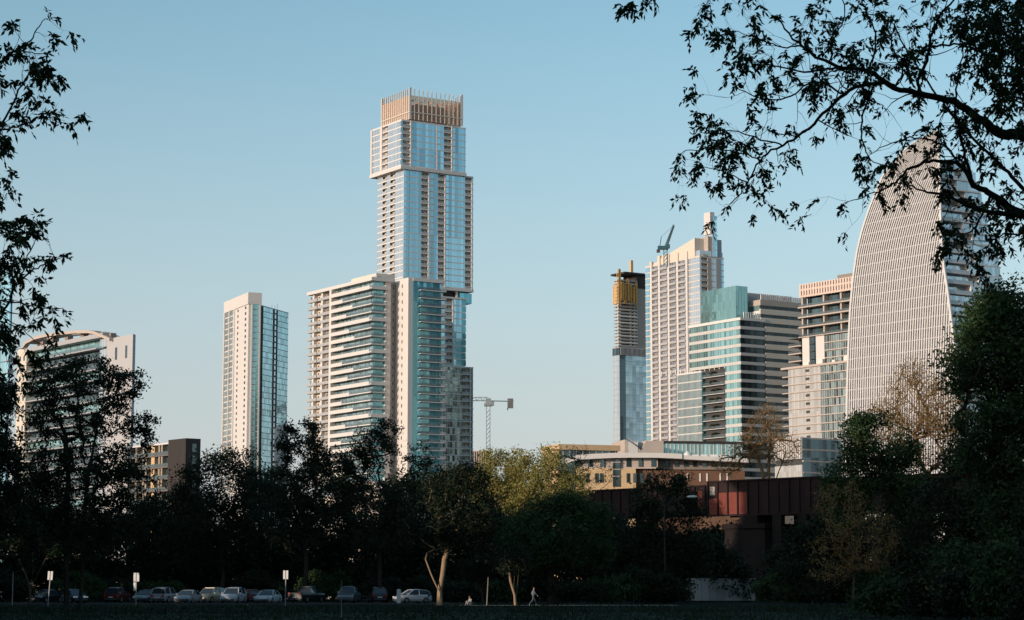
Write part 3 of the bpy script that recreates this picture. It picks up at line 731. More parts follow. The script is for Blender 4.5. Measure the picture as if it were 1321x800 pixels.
# middle floors
nm = 4; fm = (zmid - .4 - zlow) / nm
b.part('core_wall', MB().box(2, 20, 0, ym - 2, zlow, zmid - .35), 'taupe_dark')
pw = [(YL(1038.5, 450), YL(1047.5, 450)), (YL(1056, 450), YL(1067, 450))]
for a, c in pw: b.part('wall', MB().box(-1.5, 1.9, c, a, zlow, zmid - .35), 'white')
for k in range(nm):
    z = zlow + k * fm
    b.part('floor_slab', MB().box(-1.7, 20, 0, YL(1067.3), z - .2, z + .2), 'beige')
    b.part('floor_slab', MB().box(-2.2, 20, YL(1038.2), ym, z - .25, z + .2), 'beige')
    b.part('window_band', MB().box(-1.3, -1.0, 0, YL(1067.6), z + .22, z + fm - .22), 'g_mix')
    b.part('window_band', MB().box(-1.2, -.9, pw[1][0] + .05, pw[0][1] - .05, z + .22, z + fm - .1), 'g_dark')
    b.part('window_band', MB().box(1.6, 1.9, YL(1038), ym - 2.5, z + .22, z + fm - .25), 'g_dark')
    b.part('balcony', MB().box(-2.25, -2.17, YL(1038), ym, z + .22, z + 1.15), 'rail_glass')
b.part('roof', MB().box(-2.4, 20, 0, ym, zmid - .33, zmid - .31), 'beige')
# lower floors
nl = int(zlow / FH); fl = zlow / nl
b.part('core_wall', MB().box(-2, 20, 0, ylw - 3, 0, zlow - .3), 'taupe_dark')
for k in range(nl):
    z = k * fl
    if z < 12: continue
    b.part('floor_slab', MB().box(-4.8, -2.1, 0, ylw, z - .2, z + .2), 'beige')
    ya, yb_, yc_ = YL(1060, 520, -4), YL(1018, 520, -4), YL(1093, 520, -4)
    b.part('wall', MB().box(-4.3, -2.1, ya, yb_, z + .22, z + fl - .22), 'white_panel')
    b.part('window', MB().box(-4.38, -4.25, YL(1045.5, 520, -4), YL(1040.5, 520, -4), z + 1.2, z + 2.3), 'dark')
    b.part('window_band', MB().box(-4.3, -4.0, 0, ya - .05, z + .22, z + fl - .22), 'g_mix')
    b.part('balcony', MB().box(-4.9, -4.82, yb_, ylw, z + .22, z + 1.1), 'rail_glass')
b.part('roof', MB().box(-5, -1, 0, ylw + .6, zlow - .25, zlow + .6), 'beige')
mb = MB(); rg = random.Random(2)
for y in (6, 14, 21, 29): mb.box(-3, -1.5, y, y + rg.uniform(1.5, 3), zlow + .62, zlow + rg.uniform(1.6, 3))
b.part('roof_plant', mb, 'slab')
b.finish()

# ================================================================== the sail shaped tower
b = Bld('curved_tower', 'sail shaped tower with a white ribbed curved front and terraced glass side', 'skyscraper', 1237, 770, 500)
def lerp_tab(tab, y):
    for (a, b_), (c, d) in zip(tab, tab[1:]):
        if y <= c: return b_ + (d - b_) * max(0, (y - a)) / (c - a)
    return tab[-1][1]
near = [(168, 1211), (215, 1212.5), (260, 1213.5), (320, 1216), (345, 1218.5), (380, 1224), (446, 1232), (500, 1237), (760, 1240)]
far = [(168, 1209), (186, 1176), (205, 1157), (227, 1140), (252, 1129), (279, 1119), (300, 1112.5), (325, 1106.5), (360, 1101.5), (398, 1098), (440, 1096), (490, 1094.3), (560, 1093), (760, 1092)]
right = [(168, 1212), (217, 1214.5), (220, 1254), (240, 1263), (300, 1279), (345, 1291), (420, 1300), (760, 1312)]
rows = []
for py in [168, 170, 172, 175, 180, 187, 195, 205, 215, 228, 242, 256, 270, 285, 300, 315, 330, 345, 360, 375, 390, 405, 420, 435, 450, 465, 480, 500, 520, 540, 560, 600, 650, 700, 757]:
    yn, z = b.L(lerp_tab(near, py), py)
    yf = b.L(lerp_tab(far, py), py)[0]
    # the far edge at the same height: follow the floor line from the near edge
    rows.append([z, yn, None, py])
def far_at(z):      # find the far edge y at height z
    lo, hi = 168.0, 757.0
    for _ in range(40):
        m = (lo + hi) / 2
        if b.L(lerp_tab(far, m), m)[1] > z: lo = m
        else: hi = m
    return b.L(lerp_tab(far, m), m)[0]
def near_at(z):
    lo, hi = 168.0, 757.0
    for _ in range(40):
        m = (lo + hi) / 2
        if b.L(lerp_tab(near, m), m)[1] > z: lo = m
        else: hi = m
    return b.L(lerp_tab(near, m), m)[0]
def right_at(z, yn):
    lo, hi = 168.0, 757.0
    for _ in range(40):
        m = (lo + hi) / 2
        if b.R(lerp_tab(right, m), m, yn)[1] > z: lo = m
        else: hi = m
    return b.R(lerp_tab(right, m), m, yn)[0]
ztop = b.L(1211, 168)[1]
zs = [ztop - ztop * (i / 60.0) ** 1.3 for i in range(61)]
prof = [(z, near_at(z), max(far_at(z), near_at(z) + .4)) for z in zs]
NR = 50
mb = MB().ring_loft([[(0, a0, z0), (0, c0, z0), (.25, c0, z0), (.25, a0, z0)] for z0, a0, c0 in prof])
b.part('sail_glazing', mb, 'g_sail')
wide = max(c - a for z, a, c in prof)
def rib(name, ys_, w, d):
    rings = [[(-d, y - w, z), (-d, y + w, z), (-.02, y + w, z), (-.02, y - w, z)] for z, y in ys_]
    if len(rings) > 1: b.part(name, MB().ring_loft(rings), 'sail_rib')
rib('edge_frame', [(z, a) for z, a, c in prof], .5, .6); rib('edge_frame', [(z, c) for z, a, c in prof], .5, .6)
for r in range(1, NR + 2):                     # the ribs run parallel to the bowed edge and stop at the straight one
    off = wide * 1.03 * r / NR; pts_ = []
    for (z0_, a0_, c0_), (z1_, a1_, c1_) in zip(prof[::-1], prof[::-1][1:]):
        y0_, y1_ = c0_ - off, c1_ - off
        if y0_ < a0_ + .3: 
            if pts_: break
            continue
        if not pts_: pts_.append((z0_, y0_))
        if y1_ >= a1_ + .3: pts_.append((z1_, y1_))
        else:
            g0, g1 = y0_ - a0_ - .3, y1_ - a1_ - .3; f_ = g0 / (g0 - g1); pts_.append((z0_ + (z1_ - z0_) * f_, y0_ + (y1_ - y0_) * f_)); break
    rib('rib', pts_, .27, .42)
FH = 3.9; k = 0; z = 0
body = []
while True:
    z = ztop - 6 - k * FH; k += 1
    if z < 6: break
    yn, yf = near_at(z), far_at(z); xr = right_at(z, yn)
    if yf - yn < 3: continue
    b.part('floor_line', MB().box(-.2, -.03, yn + .2, yf - .2, z, z + .4), 'louvre')
    depth = min(yf - yn, 46)
    if xr > 1.5:
        st = 2.2 + (k % 4) * .7
        b.part('floor_slab', MB().box(.3, xr, yn, yn + depth - .5, z, z + .55), 'white')
        x_in = xr * (.42 if k % 2 else .58)
        b.part('window_band', MB().box(.4, x_in, yn + st, yn + st + .3, z + .56, z + FH).box(x_in + .3, xr - .4, yn + .5, yn + .8, z + .56, z + FH).box(xr - .35, xr - .1, yn + .9, yn + depth - 1, z + .56, z + FH), 'g_sky')
        b.part('railing', MB().box(.4, x_in, yn + .05, yn + .12, z + .56, z + 1.55), 'rail_sky')
        b.part('wall', MB().box(x_in + .02, x_in + .28, yn + .5, yn + st + 3, z + .56, z + FH - .02), 'white')
        b.part('core_wall', MB().box(.4, xr - .5, yn + st + 1.2, yn + depth - 1.2, z + .57, z + FH - .02), 'louvre')
b.finish()

# ================================================================== low buildings by the water
b = Bld('library_building', 'honey stone building with a sweeping white roof edge, behind the railway bridge', 'building', 743.5, 480, 610, ang=4)
zr = b.R(790, 587)[1]; z2 = b.R(790, 604.5)[1]; x1 = b.R(849, 610)[0]; x2 = b.R(962, 610)[0]
b.part('wall', MB().box(0, x1 - 5, 0, 24, 0, z2), 'tan')
b.part('wall', MB().box(x1 - 4.9, x2, 1.2, 24, 0, z2 - .3), 'brick')
b.part('upper_wall', MB().box(.2, x1, .4, 24, z2 + .01, zr), 'beige')
b.part('upper_wall', MB().box(x1 + .05, x2, 3, 24, z2 + .01, zr - .5), 'taupe_dark')
b.part('glass_corner', MB().box(-2.6, -.1, 1.2, 14, 0, zr - .3), 'g_dark')
mb = MB(); prev = None
tabr = [(731, 591.5), (737, 588.8), (748, 586.8), (765, 585.5), (790, 584.4), (815, 584), (850, 584.2), (880, 585.5)]
rings = []
for px, py in tabr:
    x, z = b.R(px, py, -1.5); rings.append([(x, -1.5, z - 1.1), (x, 26, z - 1.1), (x, 26, z), (x, -1.5, z)])
b.part('roof', MB().ring_loft(rings), 'white')
x, z = b.R(880.3, 587, -1.5); xe, ze = b.R(966, 591.5, -1.5)
b.part('roof', MB().ring_loft([[(x, -1.2, z - .9), (x, 26, z - .9), (x, 26, z), (x, -1.2, z)], [(xe, -1.2, ze - .9), (xe, 26, ze - .9), (xe, 26, ze), (xe, -1.2, ze)]]), 'white')
for px in (748, 762, 778, 811.5, 827, 843.5):
    x, z = b.R(px, 597); b.part('window', MB().box(x - .55, x + .55, .3, .45, z - .9, z + 1.1), 'g_dark')
for px in (758, 770, 776, 810.5, 819, 828, 838):
    x, z = b.R(px, 617); b.part('window', MB().box(x - .4, x + .4, -.08, .1, z - 1.0, z + 1.1), 'g_dark')
xs0, xs1 = b.R(790.5, 610)[0], b.R(800, 610)[0]
b.part('stair_window', MB().box(xs0, xs1, -.15, .2, b.R(795, 628)[1], b.R(795, 593)[1]), 'g_dark')
for k in range(3): z = b.R(795, 597 + k * 9)[1]; b.part('sill', MB().box(xs0 - .1, xs1 + .1, -.25, -.17, z, z + .18), 'beige')
for k in range(9):
    x = x1 + 2 + k * 2.1; b.part('window', MB().box(x, x + 1.1, 2.9, 3.05, z2 + .6, z2 + 1.9), 'g_dark')
for px in (873, 887, 903, 912, 929, 938):
    x, z = b.R(px, 616, 1.2); b.part('window', MB().box(x - .16, x + .16, 1.05, 1.3, z - .9, z + .9), 'slab')
b.part('dome_vent', MB().tube([(b.R(892, 583)[0], 6, zr), (b.R(892, 583)[0], 6, zr + .8), (b.R(892, 583)[0], 6, zr + 1.3)], [.9, .75, .2], 10), 'white')
for px in (902, 913, 926, 938): x = b.R(px, 584)[0]; b.part('roof_unit', MB().box(x - .7, x + .7, 5, 7, zr - .4, zr + .5), 'slab')
b.finish()

b = Bld('low_building', 'low building with an orange tan roof fascia over dark glass, left of the grey gables', 'building', 722, 620, 585, ang=20)
zt = b.R(722, 573)[1]; xr = b.R(798, 585)[0]; yl = b.L(701, 585)[0]
b.part('wall', MB().box(0, xr, 0, max(yl, 12), 0, zt - 6), 'tan')
b.part('fascia', MB().box(-.5, xr + .4, -.5, max(yl, 12) + .4, zt - 1.6, zt), 'tan')
b.part('window_band', MB().box(.4, xr - .2, .2, 11, zt - 5.98, zt - 1.62), 'g_dark')
b.part('wall', MB().box(-.1, .35, .3, max(yl, 12), zt - 5.98, zt - 1.62), 'tan')
for k in range(9): x = 1 + k * (xr - 2) / 8; b.part('mullion', MB().box(x, x + .2, .0, .18, zt - 5.98, zt - 1.62), 'beige')
b.finish()

b = Bld('gabled_house', 'pair of grey beige sawtooth gables with a dark metal roof behind the white roof edge', 'building', 806, 640, 575, ang=10)
za, zb, zc = b.R(810, 567)[1], b.R(824, 580)[1], b.R(832, 568)[1]
xs = [b.R(p, 575)[0] for p in (806, 808, 826, 829, 834, 856)]
mb = MB()
def gable(xl, xr_, zl, zr_, y0_, y1_): mb.ring_loft([[(xl, y0_, 0), (xr_, y0_, 0), (xr_, y0_, zr_), (xl, y0_, zl)], [(xl, y1_, 0), (xr_, y1_, 0), (xr_, y1_, zr_), (xl, y1_, zl)]])
gable(xs[0], xs[2], za, zb, 0, 18)
b.part('wall', mb, 'beige'); mb = MB(); gable(xs[2] + .02, xs[4], zb - .5, zc, 0, 18); b.part('wall', mb, 'beige')
b.part('wall', MB().box(xs[4] + .02, xs[5], 0, 18, 0, zc - .1), 'beige')
mb = MB(); mb.ring_loft([[(xs[1], -.4, za + .05), (xs[2], -.4, zb + .05), (xs[2], -.4, zb + .4), (xs[1], -.4, za + .4)], [(xs[1] + 8, 18, za + .05), (xs[2] + 5, 18, zb + .05), (xs[2] + 5, 18, zb + .4), (xs[1] + 8, 18, za + .4)]])
b.part('roof', mb, 'g_dark')
for px in (814, 820): x, z = b.R(px, 579); b.part('window', MB().box(x - .7, x + .7, -.1, .1, z - 2, z + 2), 'slab')
b.finish()

b = Bld('glass_pavilion', 'long low teal glass building with a dark flat roof, under the office building', 'building', 858, 660, 575, ang=9)
zt = b.R(858, 569)[1]; xr = b.R(958, 580)[0]
b.part('core_wall', MB().box(1, xr - 1, 1, 20, 0, zt - .6), 'dark')
b.part('window_band', MB().box(0, xr, 0, .9, 0, zt - .7), 'g_green')
b.part('window_band', MB().box(-.02, .4, .95, 20, 0, zt - .7), 'g_green')
b.part('roof', MB().box(-.6, xr + .6, -.8, 20, zt - .65, zt), 'brown')
for k in range(20): x = .5 + k * (xr - 1) / 19; b.part('mullion', MB().box(x - .12, x + .12, -.2, -.02, 0, zt - .7), 'slab')
b.finish()

b = Bld('white_annex', 'low white ribbed building with a dark glass side, at the foot of the hotel', 'building', 1034, 640, 580, ang=33)
zt = b.L(1034, 563)[1]; yl = b.L(999, 580)[0]; xr = b.R(1085, 585)[0]
b.part('core_wall', MB().box(.6, xr, .6, yl, 0, zt - .8), 'dark')
b.part('wall', MB().box(0, .55, 0, yl, zt - 6.6, zt), 'white_panel')
b.part('wall', MB().box(.1, .55, 0, yl, zt - 16, zt - 8.4), 'white_panel')
for k in range(4): z = zt - 3.6 - k * 3.4; b.part('window_band', MB().box(.6, xr, 0, .5, z, z + 2.9), 'g_dark'); b.part('spandrel', MB().box(.58, xr + .1, -.15, .52, z - .5, z - .02), 'taupe')
for k in range(13): y = .3 + k * (yl - .8) / 12; b.part('fin', MB().box(-.35, -.02, y, y + .3, zt - 6.4, zt - .1), 'white')
b.part('roof', MB().box(.6, xr, .6, yl + .1, zt - .75, zt - .2), 'beige')
b.finish()

b = Bld('finned_building', 'low tan building with upright fins beside the base of the tallest skyscraper', 'building', 608, 1050, 590, ang=4)
zt = b.R(620, 583)[1]; xr = b.R(633.5, 590)[0]
b.part('wall', MB().box(0, xr, .5, 16, 0, zt), 'bronze')
for k in range(9): x = .1 + k * (xr - .8) / 8; b.part('fin', MB().box(x, x + .5, -.2, .45, 0, zt + .3), 'beige')
b.part('roof', MB().box(-.2, xr + .2, .46, 16.2, zt + .02, zt + .5), 'tan')
b.finish()

b = Bld('white_building', 'small rounded white building top showing behind the airy trees', 'building', 360, 700, 560, ang=20)
zt = b.R(365, 548)[1]
cx = b.R(366, 560)[0]
pl = [(cx + 2.3 * math.cos(t), 3 + 2.3 * math.sin(t)) for t in (i * math.pi / 8 for i in range(16))]
b.part('wall', MB().prism(pl, 0, zt - 1), 'white'); b.part('roof', MB().prism([(cx + (x - cx) * .8, 3 + (y - 3) * .8) for x, y in pl], zt - 1, zt), 'white')
b.finish()

# ================================================================== distant tower crane
c0 = ground(629.5, 1300); t = thing('tower_crane', 'tall cream tower crane with a flat jib, right of the tallest skyscraper', 'crane', c0)
zm = at(629.5, 524, 1300).z; s_ = 1300 / 2786
mb = MB(); h = 1.1
for dx in (-h, h):
    for dy in (-h, h): mb.beam((dx, dy, 0), (dx, dy, zm), .34)
z = 20
while z < zm - 2:
    for sgn, fx in ((-h, 0), (h, 0)): mb.beam((-h, sgn, z), (h, sgn, z + 2.6), .2); mb.beam((sgn, -h, z), (sgn, h, z + 2.6), .2)
    z += 2.6
mb.build('mast', M['crane_white'], t)
MB().box(-2.4, 2.4, -2.4, 2.4, zm, zm + 1.6).box(-1.6, 1.6, -1.6, 1.6, zm + 1.6, zm + 4.6).build('slewing_platform', M['crane_white'], t)
MB().box(1.6, 3.6, -2.8, -.9, zm + .2, zm + 2.6).build('cab', M['crane_white'], t)
ja = R_(12); zj = zm + 3.2
def jp(d, o_, z): return (math.cos(ja) * d - math.sin(ja) * o_, math.sin(ja) * d + math.cos(ja) * o_, z)
mb = MB()
for o_ in (-.8, .8): mb.beam(jp(0, o_, zj), jp(15.5, o_, zj), .4)
for k in range(5): mb.beam(jp(k * 3, -.8, zj), jp(k * 3 + 3, .8, zj), .3)
mb.build('counter_jib', M['crane_white'], t)
mb = MB(); x = 14
c_ = jp(13.5, 0, zj); mb.box(c_[0] - 1.6, c_[0] + 1.9, c_[1] - 1, c_[1] + 1, zj - 4.2, zj + 1.6); mb.build('counterweight', M['beige'], t)
mb = MB()
for k in range(10):
    a_, c_ = jp(-k * 3.4, 0, zj + 2.2 - k * .1), jp(-k * 3.4 - 3.4, 0, zj + 2.1 - k * .1)
    mb.beam(a_, c_, .34)
    for o_ in (-.7, .7):
        mb.beam(jp(-k * 3.4, o_, zj), jp(-k * 3.4 - 3.4, o_, zj), .3); mb.beam(jp(-k * 3.4, o_, zj), jp(-k * 3.4 - 1.7, 0, zj + 2.1), .22); mb.beam(jp(-k * 3.4 - 1.7, 0, zj + 2.1), jp(-k * 3.4 - 3.4, o_, zj), .22)
mb.build('jib', M['crane_white'], t)
c_ = jp(12, 0, zj); MB().beam((c_[0], c_[1], zj - 5.5), (c_[0], c_[1], zj - 4.2), .5).build('hook', M['dark'], t)
# ================================================================== ground
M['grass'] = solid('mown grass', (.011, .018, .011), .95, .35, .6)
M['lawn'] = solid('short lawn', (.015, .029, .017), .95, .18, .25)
M['asphalt'] = solid('asphalt', (.05, .05, .05), .9, .2, .8)
M['path'] = solid('pale gravel path', (.38, .33, .26), .95, .15, 1.2)
M['kerb'] = solid('concrete kerb', (.09, .09, .085), .9, .1, 1)
M['line'] = solid('white road paint', (.7, .7, .68), .7, .1, 2)
def sheet(name, pts, z, mat):
    mb = MB(); n = len(pts); mb.v = [(x, y, z) for x, y in pts]; mb.f = [tuple(range(n))]
    return tag(mb.build(name, mat), kind='structure')
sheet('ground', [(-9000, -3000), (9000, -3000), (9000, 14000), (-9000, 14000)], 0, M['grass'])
def smooth_strip(name, pts, w, z, mat):
    mb = MB()
    for (x0, y0), (x1, y1) in zip(pts, pts[1:]): mb.quad((x0, y0 - w, z), (x1, y1 - w, z), (x1, y1 + w, z), (x0, y0 + w, z))
    return tag(mb.build(name, mat), kind='structure')
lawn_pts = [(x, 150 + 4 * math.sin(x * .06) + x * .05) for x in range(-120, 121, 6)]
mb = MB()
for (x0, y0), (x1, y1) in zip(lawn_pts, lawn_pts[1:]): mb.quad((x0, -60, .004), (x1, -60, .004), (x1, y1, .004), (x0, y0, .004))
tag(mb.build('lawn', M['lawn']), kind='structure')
smooth_strip('path', [(x, 209 + 1.2 * math.sin(x * .09)) for x in range(-5, 17, 3)], 2.6, .008, M['path'])
# parking lot with kerb and bay lines
sheet('car_park', [(-75, 222), (-4, 222), (-4, 252), (-75, 252)], .004, M['asphalt'])
for nm, (a0, a1, b0, b1) in (('kerb', (-75, -4, 221.7, 222)),): tag(MB().box(a0, a1, b0, b1, 0, .13).build(nm, M['kerb']), kind='structure')
mb = MB()
for k in range(26): x = -74 + k * 2.75; mb.quad((x, 229, .009), (x + .1, 229, .009), (x + .1, 234, .009), (x, 234, .009))
tag(mb.build('bay_markings', M['line']), kind='structure')
M['water'] = new_mat('river water')[0]
_nt = M['water'].node_tree; _o = [n for n in _nt.nodes if n.type == 'OUTPUT_MATERIAL'][0]
_p = pbsdf(_nt, _o, (.02, .035, .04), .08); _b = N(_nt, 'ShaderNodeBump'); _b.inputs['Strength'].default_value = .2
_n = N(_nt, 'ShaderNodeTexNoise'); _n.inputs['Scale'].default_value = .6; _nt.links.new(_n.outputs[0], _b.inputs['Height']); _nt.links.new(_b.outputs[0], _p.inputs['Normal'])
sheet('river', [(-900, 330), (900, 330), (900, 455), (-900, 455)], .012, M['water'])

# ================================================================== trees
LEAFMUL = 1.9
def rand_unit(rng, n):
    v = rng.normal(size=(n, 3)); return v / np.linalg.norm(v, axis=1)[:, None]
def leaf_quads(rng, c, size, flat=.0, aspect=.5, droop=0.0):
    "one pointed leaf per centre"
    n = len(c); a = rand_unit(rng, n); a[:, 2] -= droop; a /= np.linalg.norm(a, axis=1)[:, None]
    b = np.cross(a, rand_unit(rng, n)); b /= (np.linalg.norm(b, axis=1)[:, None] + 1e-9)
    L = size * rng.uniform(.6, 1.3, n)[:, None]; W = L * aspect
    nrm = np.cross(a, b) * L * .12
    v = np.stack([c - a * L * .5, c + b * W * .5 + nrm, c + a * L * .5, c - b * W * .5 + nrm], 1).reshape(-1, 3)
    return v, np.arange(n * 4).reshape(n, 4)
def make_tree(name, label, cat, base, lobes, trunks, tips, leaves, lsize, lmat, bark, seed, r0=.25, spread=.55, group=None, tipr=.018, bend=.18, lobe_shell=.55, upward=.0):
    """lobes: (x, y, z, rx, ry, rz) ellipsoids of the crown relative to the base; trunks: polylines up to the first fork.
       Twigs grow outwards from the trunk, each to the nearest branch; limbs thicken with what they carry."""
    rng = np.random.default_rng(seed)
    t = thing(name, label, cat, base, 0, group)
    P = []; par = []
    for tr in trunks:
        last = -1
        for q, p in enumerate(tr):
            if q == 0: P.append(np.array(p, float)); par.append(-1); last = len(P) - 1; continue
            a = P[last]; bb = np.array(p, float); m = max(1, int(np.linalg.norm(bb - a) / .8))
            for k in range(1, m + 1):
                P.append(a + (bb - a) * k / m + rng.normal(size=3) * .03); par.append(last if k == 1 else len(P) - 2)
            last = len(P) - 1
    ntr = len(P)
    vol = np.array([l[3] * l[4] * l[5] for l in lobes]) ** .67; vol = vol / vol.sum()
    pts = []
    for li, l in enumerate(lobes):
        m = max(4, int(tips * vol[li])); d = rand_unit(rng, m); rr = (lobe_shell + (1 - lobe_shell) * rng.random(m) ** .7)[:, None]
        w = 1 + .22 * np.sin(d[:, :1] * 5 + seed) * np.cos(d[:, 1:2] * 4 - seed)
        pts.append(np.array(l[:3]) + d * rr * w * np.array(l[3:]))
    pts = np.concatenate(pts); pts = pts[pts[:, 2] > .4]
    root = np.array(trunks[0][-1], float)
    pts = pts[np.argsort(np.linalg.norm(pts - root, axis=1))]
    PA = np.zeros((len(P) + len(pts) * 6, 3)); PA[:len(P)] = P; n = len(P)
    DR = np.zeros(len(PA)); DR[:n] = np.linalg.norm(PA[:n] - root, axis=1)
    tipidx = []
    for p in pts:
        dr = np.linalg.norm(p - root)
        dd = np.linalg.norm(PA[:n] - p, axis=1) + 5.0 * (DR[:n] > dr) + .25 * np.abs(DR[:n] - dr * .72)
        j = int(np.argmin(dd)); a = PA[j]; L = np.linalg.norm(p - a); m = min(5, max(2, int(L / .7)))
        off = rng.normal(size=3) * L * bend; off[2] += L * .06
        prev = j
        for k in range(1, m + 1):
            f = k / m; q = a + (p - a) * f + off * (4 * f * (1 - f)) * .5
            PA[n] = q; DR[n] = np.linalg.norm(q - root); par.append(prev); prev = n; n += 1
        tipidx.append(n - 1)
    PA = PA[:n]; cnt = np.zeros(n)
    for i in tipidx: cnt[i] = 1
    for i in range(n - 1, -1, -1):
        if par[i] >= 0: cnt[par[i]] += cnt[i]
    rad = tipr * np.maximum(cnt, 1) ** .47
    tot = max(max(rad[i] for i in range(n) if par[i] < 0), 1e-6); sc_ = r0 / tot
    rad = np.where(rad > tipr * 2, rad * (1 + (sc_ - 1) * np.clip((rad - tipr) / (tot - tipr + 1e-9), 0, 1)), rad)
    # root flare
    for i in range(ntr):
        if PA[i][2] < .6: rad[i] *= 1 + .35 * (1 - PA[i][2] / .6)
    V = []; F = []
    vi = 0
    for i in range(n):
        j = par[i]
        if j < 0: continue
        a, c = PA[j], PA[i]; d = c - a; L = np.linalg.norm(d)
        if L < 1e-6: continue
        d /= L; s_ = 6 if rad[i] > .06 else 3
        u = np.cross(d, (0.31, .17, .93)); u /= (np.linalg.norm(u) + 1e-9); w = np.cross(d, u)
        ang = np.arange(s_) * 2 * np.pi / s_
        ring = np.cos(ang)[:, None] * u + np.sin(ang)[:, None] * w
        ra = min(rad[j], rad[i] * 1.7); V.append(a - d * ra * .3 + ring * ra); V.append(c + ring * rad[i])
        for k in range(s_): F.append((vi + k, vi + (k + 1) % s_, vi + s_ + (k + 1) % s_, vi + s_ + k))
        vi += 2 * s_
    np_mesh('trunk', np.concatenate(V), np.array(F), M[bark], t)
    if leaves:
        ti = np.array(tipidx); k = max(1, leaves // len(ti))
        # leaves sit along the last part of each twig in small clumps
        dens = rng.gamma(2.6, .38, len(ti)); cs = []; k = int(k * LEAFMUL)
        for i, dn in zip(ti, dens):
            m = int(k * dn)
            if not m: continue
            p = PA[i]; q = PA[par[i]]
            f = rng.random(m)[:, None]
            cs.append(p + (q - p) * f * .9 + rng.normal(size=(m, 3)) * spread * np.array((1, 1, .75)))
        c = np.concatenate(cs); c = c[c[:, 2] > .15]
        v, f = leaf_quads(rng, c, lsize)
        np_mesh('crown', v, f, M[lmat], t)
    return t
def px_tree(name, label, base_px, D, top_py, lobes_px, seed, fork=None, tips=160, leaves=5200, lsize=.34, lmat='leaf_dark', bark='bark', r0=.25, trunks_px=None, spread=.5, **kw):
    "crown given as (px, py, half width px, half height px) blobs at distance D"
    s = D / 2786; g = ground(base_px, D); lob = []; rng = random.Random(seed)
    for i, (px, py, hw, hh) in enumerate(lobes_px):
        p = at(px, py, D) - g; rx = hw * s
        lob.append((p.x, rng.uniform(-.4, .4) * rx, p.z, rx, max(rx * .85, 1.6), hh * s))
    if trunks_px is None:
        fz = fork if fork else min(l[2] for l in lob) * .55 + .8
        trunks = [[(0, 0, 0), (.15, .1, fz * .5), (rng.uniform(-.3, .3), rng.uniform(-.3, .3), fz)]]
    else:
        trunks = []
        for tp in trunks_px: trunks.append([tuple(at(px, py, D) - g) if i else (tuple(Vector((at(px, py, D).x - g.x, 0, 0)))) for i, (px, py) in enumerate(tp)])
        trunks = [[(x, (k * .35 if i else 0), z) for i, (x, y, z) in enumerate(tr)] for k, tr in enumerate(trunks)]
    return make_tree(name, label, 'tree', g, lob, trunks, tips, leaves, lsize, lmat, bark, seed, r0, spread, **kw)

G1 = 'dark trees of the park edge'
px_tree('airy_tree', 'tall airy dark tree of fine twigs in front of the arched roof apartment block', 100, 158, 450,
        [(112, 505, 62, 46), (70, 560, 48, 60), (150, 585, 52, 50), (105, 640, 70, 60), (185, 545, 22, 14), (60, 500, 24, 30), (165, 500, 26, 24), (110, 480, 40, 26), (60, 640, 44, 50), (160, 650, 44, 50), (110, 690, 60, 40)], 11, tips=760, leaves=14500, lsize=.26,
        trunks_px=[[(86, 780), (86, 700), (88, 620), (84, 560)], [(104, 780), (106, 690), (112, 610), (122, 560)]], r0=.2, spread=.27, tipr=.014)
px_tree('airy_tree', 'dark twiggy tree cut off by the left edge below the glass tower', -22, 150, 470, [(-14, 540, 34, 50), (-8, 620, 40, 60), (6, 505, 14, 20), (14, 600, 26, 50), (20, 690, 36, 50)], 12, tips=300, leaves=8000, lsize=.26, spread=.3)
px_tree('small_tree', 'small pale stemmed tree forking low, beside the first white sign from the left', 38, 196, 610, [(42, 660, 36, 34), (20, 690, 26, 24), (66, 690, 24, 26), (40, 625, 24, 18)], 13,
        tips=190, leaves=4200, lsize=.26, lmat='leaf_mid', bark='bark_mid', r0=.10, trunks_px=[[(38, 780), (38, 758), (30, 735), (22, 715)], [(38, 780), (39, 757), (50, 735), (60, 716)], [(38, 780), (39, 757), (40, 735), (40, 712)]], spread=.4)
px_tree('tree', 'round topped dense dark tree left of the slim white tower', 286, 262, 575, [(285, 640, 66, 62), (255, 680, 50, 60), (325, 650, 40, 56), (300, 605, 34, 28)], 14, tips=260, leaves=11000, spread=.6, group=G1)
px_tree('tree', 'dark tree with tall wispy shoots before the foot of the cream apartment tower', 392, 250, 540, [(388, 590, 34, 50), (368, 575, 12, 30), (405, 572, 12, 36), (385, 660, 56, 60), (372, 550, 5, 14), (398, 556, 6, 18), (422, 600, 20, 36)], 15,
        tips=300, leaves=8200, lsize=.34, spread=.36, lobe_shell=.3)
px_tree('tree', 'wide dark tree with feathery top covering the foot of the teal wing', 488, 252, 540, [(480, 575, 36, 36), (505, 560, 18, 22), (460, 590, 26, 30), (540, 585, 16, 22), (490, 660, 76, 58), (550, 640, 36, 50), (445, 640, 34, 46)], 16,
        tips=380, leaves=11000, lsize=.34, spread=.42, lobe_shell=.3)
px_tree('forked_tree', 'dense leafy tree above a pale forked trunk, left of the path', 567, 205, 600, [(598, 655, 44, 50), (560, 670, 44, 44), (630, 680, 26, 44), (575, 622, 26, 20), (608, 618, 22, 20)], 17,
        tips=230, leaves=9000, lsize=.3, bark='bark_pale', r0=.24, trunks_px=[[(567, 780), (567, 764), (557, 742), (549, 722)], [(567, 780), (568, 762), (571, 742), (573, 722), (576, 712)]], spread=.5)
